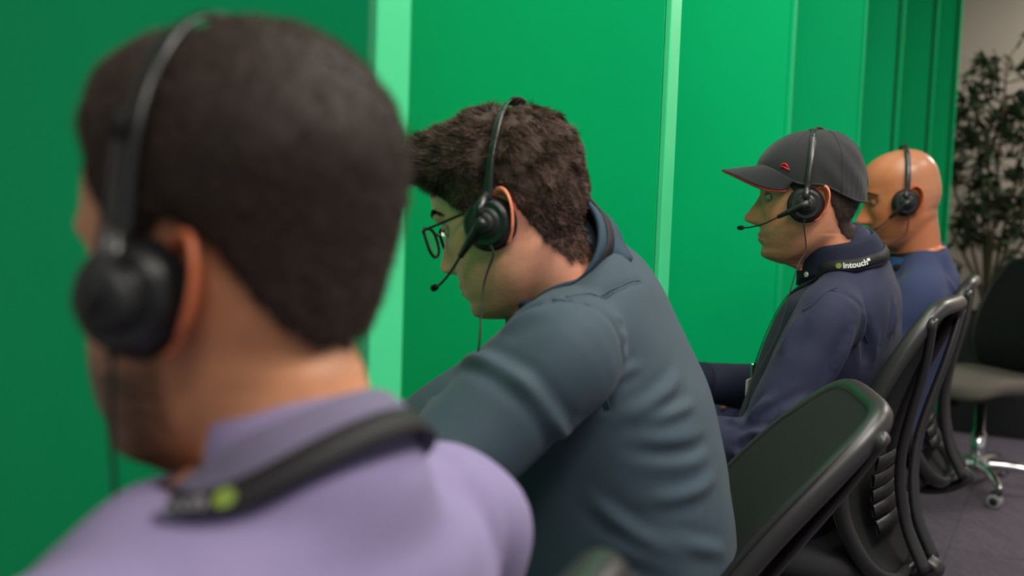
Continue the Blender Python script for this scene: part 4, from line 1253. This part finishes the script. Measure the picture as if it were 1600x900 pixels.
# spectacles
g2 = empty('spectacles', H2.w((.10, 0, .010))); tag(g2, 'thin black spectacles on the man looking down in the slate shirt', 'glasses')
for sd in (1, -1):
    ring = []
    for t in np.linspace(0, 2*math.pi, 40, endpoint=False):
        c, s = math.cos(t), math.sin(t); r = (abs(c)**2.8 + abs(s)**2.8)**(-1/2.8)
        ring.append(np.array([.1085 - .30*max((abs(.033*1+.0255*r*c))-.02, 0)**1.15, sd*(.0335 + .0255*r*c), .006 + .0195*r*s - .004*s*s]))
    ring = np.array(ring)
    G = [[H2.w(p + np.array([.0022*math.cos(a), 0, 0]) + (p-ring.mean(0))/np.linalg.norm(p-ring.mean(0))*.0021*math.sin(a)) for a in np.linspace(0, 2*math.pi, 8, endpoint=False)] for p in ring]
    rm = MB().grid(np.array(G), cu=True, cv=True).build('rim', M['gloss'], g2)
    cen = ring.mean(0)
    MB().add([H2.w(cen)] + [H2.w(p) for p in ring], [(0, 1+i, 1+(i+1) % 40) for i in range(40)]).build('lens', M['lens'], rm)
    hx = ring[0] if sd else ring[0]
    MB().tube([H2.w(p) for p in spline([ring[3] + np.array([0, sd*.001, .001]), ring[3] + np.array([-.006, sd*.010, .002]), (.060, sd*.0800, .0165), (.015, sd*.0815, .0185), (-.012, sd*.0775, .012), (-.024, sd*.074, -.004)], 26)], .0019, 8).build('temple', M['gloss'], g2)
MB().tube([H2.w(p) for p in ((.1075, .0075, .012), (.112, 0, .0150), (.1075, -.0075, .012))], .0018, 8).build('bridge', M['gloss'], g2)

# ---------------------------------------------------------------- man 3: black cap, navy shirt
P3PHI = R_(28)
F3, L3 = frame_axes(P3PHI)
sp3 = [((.560, 2.095, .50), .172, .122), ((.590, 2.075, .62), .168, .122), ((.625, 2.050, .76), .172, .124), ((.650, 2.030, .87), .175, .118),
       ((.664, 2.020, .945), .168, .100), ((.662, 2.015, .995), .120, .078), ((.650, 2.008, 1.030), .070, .066)]
H3 = Head((.572, 1.995, 1.128), R_(15), R_(1), 0, .99, neck_base=(.640, 2.005, 1.01), neck_r=.052, neck_r2=.055, nose=1.28, back=.93)
H3.Lbody = L3; H3.lidcol = lin(190, 132, 104)
sL3 = np.array([.588, 1.868, .935]); eL3 = np.array([.452, 1.800, .680]); wL3 = np.array([.250, 1.900, .700])
sR3 = np.array([.742, 2.170, .935]); eR3 = np.array([.575, 2.270, .715]); wR3 = np.array([.375, 2.215, .738])
arms3 = [(sL3, eL3, wL3, F3*.95 - U*.1, -U, 1), (sR3, eR3, wR3, F3*.95 - U*.1, -U, -1)]
legs3 = std_legs(np.array([.560, 2.095, .50]), F3, L3, kz=.52)
man3, body3 = build_person('person', 'young man in a black cap and navy button-down shirt facing left',
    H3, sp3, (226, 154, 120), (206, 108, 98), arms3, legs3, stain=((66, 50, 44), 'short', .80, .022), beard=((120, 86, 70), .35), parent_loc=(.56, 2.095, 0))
h3, S3, k3, t3 = hair_shell(H3, man3, 'short', lambda x, y, z: (.0022 + .0012*smoothstep(z, -.05, .03))*(1-smoothstep(z, .03, .05)) - .006*smoothstep(z, .035, .06) + 0*x, (64, 50, 44), seed=24, rough=.1)
b_, n_, g_ = scatter(S3, k3*(S3[..., 2] < .05), H3.N[:86], 7000, 25)
Rm = H3.A/H3.sc
d_ = n_*.6 + np.array([-.3, 0, -1.0]) + g_.normal(size=b_.shape)*.2; d_ /= np.linalg.norm(d_, axis=1)[:, None]
cc = np.array(lin(62, 48, 42))*g_.uniform(.5, 1.5, (len(b_), 1))
strands('hair_strands', H3.w(b_ - n_*.001), n_ @ Rm, d_ @ Rm, g_.uniform(.003, .006, len(b_)), .0005, cc, h3, 2, .05, .1)
bv3 = H3.bvh()
for sd in (1, -1):
    eye_parts(H3, man3, sd, M['skin'], closed=.12, look=(1, 0, .02)); brow(H3, man3, sd, (60, 44, 38), bv3)
sl3 = [([np.array(sp3[5][0]) + L3*sd*.03 - U*.008, np.array(sp3[4][0]) + L3*sd*.10 + U*.004, s_*.94+e_*.06, s_*.66+e_*.34, s_*.30+e_*.70, e_*.97+s_*.03, e_*.80+w_*.20, e_*.5+w_*.5, e_*.08+w_*.92], [.046, .051, .060, .060, .056, .055, .053, .047, .041])
       for sd, (s_, e_, w_) in zip((1, -1), [a_[:3] for a_ in arms3])]
FOLDS3 = [((0.5855, 1.84, 0.9119), (0.5494, 1.82, 0.8147), 0.0095, .012), ((0.4022, 1.78, 0.741), (0.4617, 1.78, 0.7865), 0.0116, .009), ((0.4099, 1.78, 0.7024), (0.4712, 1.78, 0.716), 0.0106, .009),
          ((0.4029, 1.78, 0.685), (0.4569, 1.78, 0.6673), 0.0095, .008), ((0.6454, 1.88, 0.9095), (0.656, 1.88, 0.8324), -0.0128, .012), ((0.5182, 1.83, 0.928), (0.4913, 1.82, 0.8474), 0.0074, .012),
          ((0.5181, 1.8, 0.7825), (0.47, 1.78, 0.7389), 0.0085, .010), ((0.6076, 1.86, 0.9398), (0.6239, 1.86, 0.8639), 0.0085, .010), ((0.3881, 1.8, 0.7664), (0.4183, 1.8, 0.7328), 0.0085, .008),
          ((0.7095, 1.95, 0.9468), (0.6886, 1.93, 0.8748), 0.0064, .010)]
SEAMS3 = [([(0.5765, 1.84, 0.9661), (0.6298, 1.86, 0.9194), (0.6582, 1.88, 0.8742)], .0026, .0055), ([(0.5024, 1.82, 0.956), (0.5416, 1.82, 0.9689), (0.5888, 1.85, 0.9669)], .002, .005),
          ([(0.779, 2, 0.9258), (0.6677, 1.9, 0.8695)], .002, .005)]
nka = H3.w((-.03, 0, -.085)) - np.array((.640, 2.005, 1.01)); nka /= np.linalg.norm(nka)
col_sp3 = sp3 + [(tuple(np.array((.640, 2.005, 1.01)) + nka*0.022), 0.058, 0.058)]
shirt3, tr3 = garment('shirt', M['navy'], man3, col_sp3, L3, sl3, .0048, folds=FOLDS3, smooth=9, noise=(.0012, 10), seams=SEAMS3)
for w_, e_ in ((wL3, eL3), (wR3, eR3)):
    d = (w_-e_)/np.linalg.norm(w_-e_)
    cf = MB().tube([w_ - d*.062, w_ - d*.058, w_ - d*.010, w_ - d*.006], [.043, .0445, .0425, .040], 28)
    cf.build('cuff', M['navy_collar'], shirt3)
seam_tubes(tr3, SEAMS3, M['navy'], shirt3)
nk3 = H3.w((-.03, 0, -.085)) - np.array([.640, 2.005, 1.01]); nk3 /= np.linalg.norm(nk3)
cc3 = np.array([.638, 2.006, 1.022])
def prof3(a):
    f = (1+math.cos(a))/2; tipf = math.exp(-((min(a, 2*math.pi-a)-.55)/.35)**2)
    return [(-.003, -.016), (-.001, .014), (.001, .040 - .004*f), (.005, .044 - .004*f), (.010, .034 - .004*f), (.015, .004), (.019, -.016 - .008*f - .024*tipf)]
colr3, CG3 = collar('collar', M['navy_collar'], shirt3, cc3, nk3*.3 + U*.7, F3, .065, .061, prof3, .003, 90, .16, tr3)
MB().lathe(CG3[12, 12] + L3*.004 + F3*.001, L3*.8 + F3*.5, [(0, .0045), (.001, .0052), (.002, .0048), (.0014, .0030), (.0014, .001)], 18).build('button', M['button'], colr3)
e, Q, Nn, T, S = worn_lanyard('black lanyard with white printed lettering on the navy collar', tr3, cc3, F3, L3, .020, CG3, .88)
LAN3 = (e, Q, Nn, T, S)
headset(H3, 'black headset worn over the black cap', (.128, .060, -.050),
        [H3.w((.006, .086, -.09)), (0.5218, 1.88, 1.0057), (0.4852, 1.85, 0.8897), (0.4465, 1.84, 0.8077), (0.4334, 1.84, 0.7484)
         ], ry=.084, crown=.147, lean=R_(-4), boom_bow=(0, .012, -.008), xoff=.009, zoff=-.004)

# cap
cap = empty('baseball_cap', H3.w((0, 0, .06))); tag(cap, 'black baseball cap with a small red emblem and curved brim', 'cap')
def cap_pt(t, v):
    """t angle round the head (0 = front), v 0 rim .. 1 top"""
    c, s = math.cos(t), math.sin(t)
    base = .033 + .036*float(smoothstep(c, .15, .95)) - .030*float(smoothstep(-c, .05, .9))
    hh = .143 - base
    p = 2.4 - .55*max(c, 0)
    k = (1-v**p)**(1/2.2)
    ax = .108 if c > 0 else .100
    x = -.004 + ax*c*k - .010*v; y = .0885*s*k
    z = base + hh*v
    puck = .0016*math.sin(t*46)*float(smoothstep(-c, .25, .55))*(1-v)**2*(abs(s) > .1)
    wr = .0012*math.sin(9*t + 14*v)*float(smoothstep(-c, -.2, .4))*(1-v**4)
    return np.array([x + c*(puck+wr), y + s*(puck+wr), z])
nt_ = 120
Gc = np.array([[H3.w(cap_pt(t, v)) for t in np.linspace(0, 2*math.pi, nt_, endpoint=False)] for v in list(np.linspace(0, .9, 26)) + [.94, .97, .99, .998]])
crn = MB().grid(Gc, cv=True, cap1=True).build('crown', M['capf'], cap)
sm_ = crn.modifiers.new('s', 'SOLIDIFY'); sm_.thickness = .0022; sm_.offset = -1
for kk in range(6):
    t = math.pi/6 + kk*math.pi/3 - math.pi/6
    MB().tube([H3.w(cap_pt(t, v)) for v in np.linspace(.02, .995, 30)], .0012, 6).build('seam', M['capf'], crn)
MB().tube([H3.w(cap_pt(t, .012)) for t in np.linspace(0, 2*math.pi, 90)], .0022, 6).build('rim_stitching', M['capf'], crn)
MB().lathe(H3.w((-.012, 0, .1435)), H3.A[2]/H3.sc, [(0, .008), (.003, .0078), (.005, .005), (.0056, .001)], 18).build('top_button', M['capf'], cap)
def brim_pt(u, v):
    t = u*1.22
    p = cap_pt(t, .02)
    ext = .068*max(math.cos(u*1.5), 0)**.62
    q = p + np.array([ext*v, .06*ext*v*math.sin(t), 0])
    q[2] = p[2] - .12*v*ext - 5.2*v*(q[1]**2)*(ext/.068)**.5 + .001
    return q
Gb = np.array([[H3.w(brim_pt(u, v)) for u in np.linspace(-1, 1, 48)] for v in np.linspace(0, 1, 16)])
brm = MB().grid(Gb).build('brim', M['capf'], cap)
sm_ = brm.modifiers.new('s', 'SOLIDIFY'); sm_.thickness = .0028; sm_.offset = 0
Ge = [H3.w(brim_pt(u, 1.0) + np.array([-.0006, 0, -.0018])) for u in np.linspace(-1, 1, 60)]
MB().tube(Ge, .0011, 6).build('red_edge_piping', M['red'], brm)
# emblem: two interlocking red strokes on the left front panel
ctree = tree_of(crn)
EMB = [[(.0660, .0690), (.0610, .0755), (.0530, .0750), (.0480, .0700), (.0455, .0655)], [(.0660, .0690), (.0585, .0695), (.0520, .0660), (.0430, .0620), (.0455, .0655)]]
for st in EMB:
    S_ = [snap(ctree, H3.w((x_, .085, z_)), .0006)[0] for x_, z_ in spline(st, 18)]
    MB().tube(S_, [.0006 + .0010*math.sin(math.pi*i/17) for i in range(18)], 6).build('red_emblem', M['red'], crn)

# ---------------------------------------------------------------- man 4: shaved head, blue T-shirt
P4PHI = R_(22)
F4, L4 = frame_axes(P4PHI)
sp4 = [((1.000, 2.750, .50), .178, .130), ((1.020, 2.740, .66), .176, .126), ((1.055, 2.722, .82), .182, .122), ((1.076, 2.706, .935), .178, .104),
       ((1.074, 2.700, .985), .128, .080), ((1.062, 2.694, 1.025), .075, .070)]
H4 = Head((1.007, 2.672, 1.152), R_(10), R_(13), 0, 1.0, neck_base=(1.055, 2.690, 1.02), neck_r=.060, neck_r2=.064, nose=1.25)
H4.Lbody = L4; H4.lidcol = lin(172, 104, 72)
c4 = np.array([1.084, 2.704, .93])
arms4 = []
for sd in (1, -1):
    sh = c4 + L4*sd*.180 - U*.01; el = sh + F4*.12 + L4*sd*.03 - U*.25; wr = el + F4*.22 - L4*sd*.05 - U*.02
    arms4.append((sh, el, wr, F4*.95 - U*.2, -U, sd))
legs4 = std_legs(np.array([1.000, 2.750, .50]), F4, L4)
man4, body4 = build_person('person', 'bald man in a plain blue T-shirt sitting furthest from the camera',
    H4, sp4, (196, 122, 84), (168, 96, 84), arms4, legs4, beard=((120, 78, 60), .45), parent_loc=(1.0, 2.75, 0), skin_mat='skin_oily', scalp=((178, 128, 98), .6))
bv4 = H4.bvh()
for sd in (1, -1):
    eye_parts(H4, man4, sd, M['skin'], closed=.55, look=(.85, 0, -.5)); brow(H4, man4, sd, (52, 36, 30), bv4, up=-.001)
sl4 = [([np.array(sp4[4][0]) + L4*sd*.03 + U*.012, c4 + L4*sd*.11 + U*.018, a[0]*.94+a[1]*.06, a[0]*.65+a[1]*.35, a[0]*.3+a[1]*.7], [.052, .057, .065, .066, .067]) for a, sd in zip(arms4, (1, -1))]
tee, tr4 = garment('t_shirt', M['bluetee'], man4, sp4, L4, sl4, .0062, smooth=9, noise=(.0016, 9),
    folds=[(c4 + L4*.12 - F4*.05 + U*.04, c4 + L4*.05 - F4*.11 - U*.07, .005, .012, -U*.01), (c4 + L4*.15 - F4*.06 + U*.01, c4 + L4*.08 - F4*.10 - U*.12, .005, .012),
           (c4 - F4*.07 + U*.07, c4 + L4*.06 - F4*.09 + U*.0, .003, .010)])
nk4 = H4.w((-.03, 0, -.085)) - np.array([1.055, 2.690, 1.02]); nk4 /= np.linalg.norm(nk4)
colr4, CG4 = collar('collar', M['bluetee_rib'], tee, np.array([1.060, 2.692, 1.012]), nk4*.5 + U*.5, F4, .074, .070,
    lambda a: [(.012, -.014 - .012*(1+math.cos(a))/2), (.006, .002 - .014*(1+math.cos(a))/2), (.001, .012 - .016*(1+math.cos(a))/2), (-.002, .010 - .016*(1+math.cos(a))/2)], .003, 80, 0)
worn_lanyard('dark lanyard strap at the throat of the bald man', tr4, np.array([1.060, 2.692, 1.008]), F4, L4, .016, CG4[:, ::-1], .98, a0=.9)
headset(H4, 'black headset on the bald head of the furthest man', (.122, .055, -.062),
        [H4.w((.028, .084, -.085)), (0.938, 2.58, 1.0349), (0.9259, 2.56, 1.0112), np.array([.93, 2.60, .8])
         ], ry=.083, crown=.145, lean=R_(-13), boom_bow=(0, .014, -.010), xoff=.009, zoff=-.004)

for root, legs, pel, L, F, mat in ((man1, legs1, sp1[0][0], L1, F1, 'blacktrousers'), (man2, legs2, sp2[0][0], L2, F2, 'blacktrousers'),
                                   (man3, legs3, sp3[0][0], L3, F3, 'jeans'), (man4, legs4, sp4[0][0], L4, F4, 'jeans')):
    clothe_legs(root, M[mat], legs, np.array(pel, float) + U*.0, L, .172 if root is not man2 else .195, .125, F)

# lettering on the two printed lanyards
e, Q, Nn, T, S = LAN3
arc = np.concatenate([[0], np.cumsum(np.linalg.norm(np.diff(Q, axis=0), axis=1))])
mid = arc[75]
def lan_print(LAN, a_start, size, sgn, mat='white'):
    e, Q, Nn, T, S = LAN
    tx, wdt = text_on_ribbon('intouch', Q, Nn, T, S, a_start, size, .0014, 'lettering', M[mat], e, 1, .02)
    return wdt
w3 = lan_print(LAN3, mid-.140, .0155, 1)
patch_on(Q, Nn, S, mid-.140+w3+.0005, mid-.140+w3+.0065, .0005, .0055, .0014, 'square_mark', M['white'], e)
patch_on(Q, Nn, S, mid-.153, mid-.142, -.0055, .0045, .0014, 'round_emblem', M['limegreen'], e, 10, True)
e, Q, Nn, T, S = LAN1
mid = np.concatenate([[0], np.cumsum(np.linalg.norm(np.diff(Q, axis=0), axis=1))])[75]
w1 = lan_print(LAN1, mid-.150, .0150, 1, 'greyprint')
patch_on(Q, Nn, S, mid-.150+w1+.003, mid-.150+w1+.015, -.0060, .0060, .0014, 'round_emblem', M['limegreen'], e, 10, True)

# ------------------------------------------------------------------ plant in its planter
pc = np.array([2.55, 5.48, 0.])
pl = empty('planter_box', pc); tag(pl, 'long black planter box under the tall plant', 'planter')
b = MB(); hx, hy, hh, th = .55, .20, .62, .02
for c, h in (((0, hy, hh/2), (hx, th/2, hh/2)), ((0, -hy, hh/2), (hx, th/2, hh/2)), ((hx, 0, hh/2), (th/2, hy+th/2, hh/2)), ((-hx, 0, hh/2), (th/2, hy+th/2, hh/2)), ((0, 0, .02), (hx, hy, .015))):
    b.box(pc + FWD*c[0] + ROWV*c[1] + U*(c[2]+.002), (FWD, ROWV, U), h)
b.build('box', M['planter'], pl, False, .004)
MB().box(pc + U*(hh-.05), (FWD, ROWV, U), (hx-.012, hy-.012, .012)).build('soil', M['soil'], pl, False)
plant = empty('potted_tree', pc + U*(hh-.04)); tag(plant, 'tall leafy indoor tree with several thin stems before the taupe wall', 'plant')
g = np.random.default_rng(21)
base = pc + U*(hh-.045)
tips = []
stems = [(-.28, .0, 1.00), (-.14, .10, 1.28), (.02, -.08, 1.38), (.14, .05, 1.12), (-.05, -.02, 1.15), (.27, -.05, 1.20), (-.36, .05, .82), (.38, .06, .98)]
# sideways axis of the plant runs with -FWD (to the right in the photograph)
SX = -FWD
for (sx, sy, hgt) in stems:
    P = [base + SX*sx*.05 + ROWV*sy*.05, base + SX*sx*.10 + ROWV*sy*.15 + U*.16, base + SX*sx*.45 + ROWV*sy*.5 + U*hgt*.50, base + SX*sx*.9 + ROWV*sy + U*hgt*.85, base + SX*sx*1.05 + ROWV*sy + U*hgt]
    Sx = spline(P, 24)
    st = MB().tube(Sx, list(np.linspace(.012, .004, 24)), 8).build('stem', M['bark'], plant)
    for k in range(26):
        i = g.integers(9, 24); p = Sx[i]
        d = SX*g.normal()*.9 + ROWV*g.normal()*.7 + U*g.uniform(-.1, .8); d /= np.linalg.norm(d)
        ln_ = g.uniform(.08, .20)
        tips.append((p, p + d*ln_*.6 + U*.02, p + d*ln_))
br = MB()
for t in tips: br.tube(spline(t, 5), [.003, .0027, .0023, .002, .0015], 5, cap=False)
tag(br.build('twigs', M['bark'], plant), kind='stuff')
# one leaf mesh, bent along the midrib
lf = MB(); GL = []
for u in np.linspace(0, 1, 6):
    w = .5*math.sin(math.pi*min(u*.94+.05, 1))**.9*.36
    GL.append([(u, -w, -.18*u*u + .06), (u, 0, -.18*u*u), (u, w, -.18*u*u + .06)])
lf.grid(np.array(GL))
lm = [mesh_of('leaf', lf.V, lf.F, M['leafd']), mesh_of('leaf', lf.V, lf.F, M['leafl'])]
LV = np.array(lf.V); LFc = np.array(lf.F)
leaves = []
for t in tips:
    P = spline(t, 8)
    for k in range(9):
        i = g.integers(3, 8); p = P[i]
        d = (P[-1]-P[0])/np.linalg.norm(P[-1]-P[0]) + g.normal(size=3)*.75 + U*(-.15); d /= np.linalg.norm(d)
        n = U + g.normal(size=3)*.5; n -= d*np.dot(n, d); n /= np.linalg.norm(n); s_ = np.cross(n, d)
        leaves.append((p, d, s_, n, g.uniform(.055, .085)))
order = sorted(range(len(leaves)), key=lambda i: -leaves[i][4] + .02*leaves[i][0][1])
inv = parent_inv(plant)
for i in order[:300]:
    p, d, s_, n, sc = leaves[i]
    o = bpy.data.objects.new('leaf', lm[i % 2]); COL.objects.link(o); o.parent = plant; o.matrix_parent_inverse = inv
    o.matrix_basis = Matrix(((d[0]*sc, s_[0]*sc, n[0]*sc, p[0]), (d[1]*sc, s_[1]*sc, n[1]*sc, p[1]), (d[2]*sc, s_[2]*sc, n[2]*sc, p[2]), (0, 0, 0, 1)))
fb = [MB(), MB()]
for i in order[300:]:
    p, d, s_, n, sc = leaves[i]
    fb[i % 2].add(p + sc*(LV[:, :1]*d + LV[:, 1:2]*s_ + LV[:, 2:]*n), lf.F)
tag(fb[0].build('foliage', M['leafd'], plant), kind='stuff'); tag(fb[1].build('foliage', M['leafl'], plant), kind='stuff')

# ------------------------------------------------------------------ white desk in the booth of the bald man
dk = empty('desk', row(2.65, .62, 0)); tag(dk, 'white desk edge inside the green booth behind the chest of the man in the cap', 'desk')
MB().box(row(2.65, .63, .74), AX, (.335, .225, .014)).build('desk_top', M['pale'], dk, False, .003)
for sd in (-1, 1):
    MB().box(row(2.65+sd*.30, .63, .363), AX, (.012, .20, .361)).build('side_panel', M['pale'], dk, False, .002)
MB().box(row(2.65, .80, .50), AX, (.286, .009, .20)).build('modesty_panel', M['pale'], dk, False, .002)
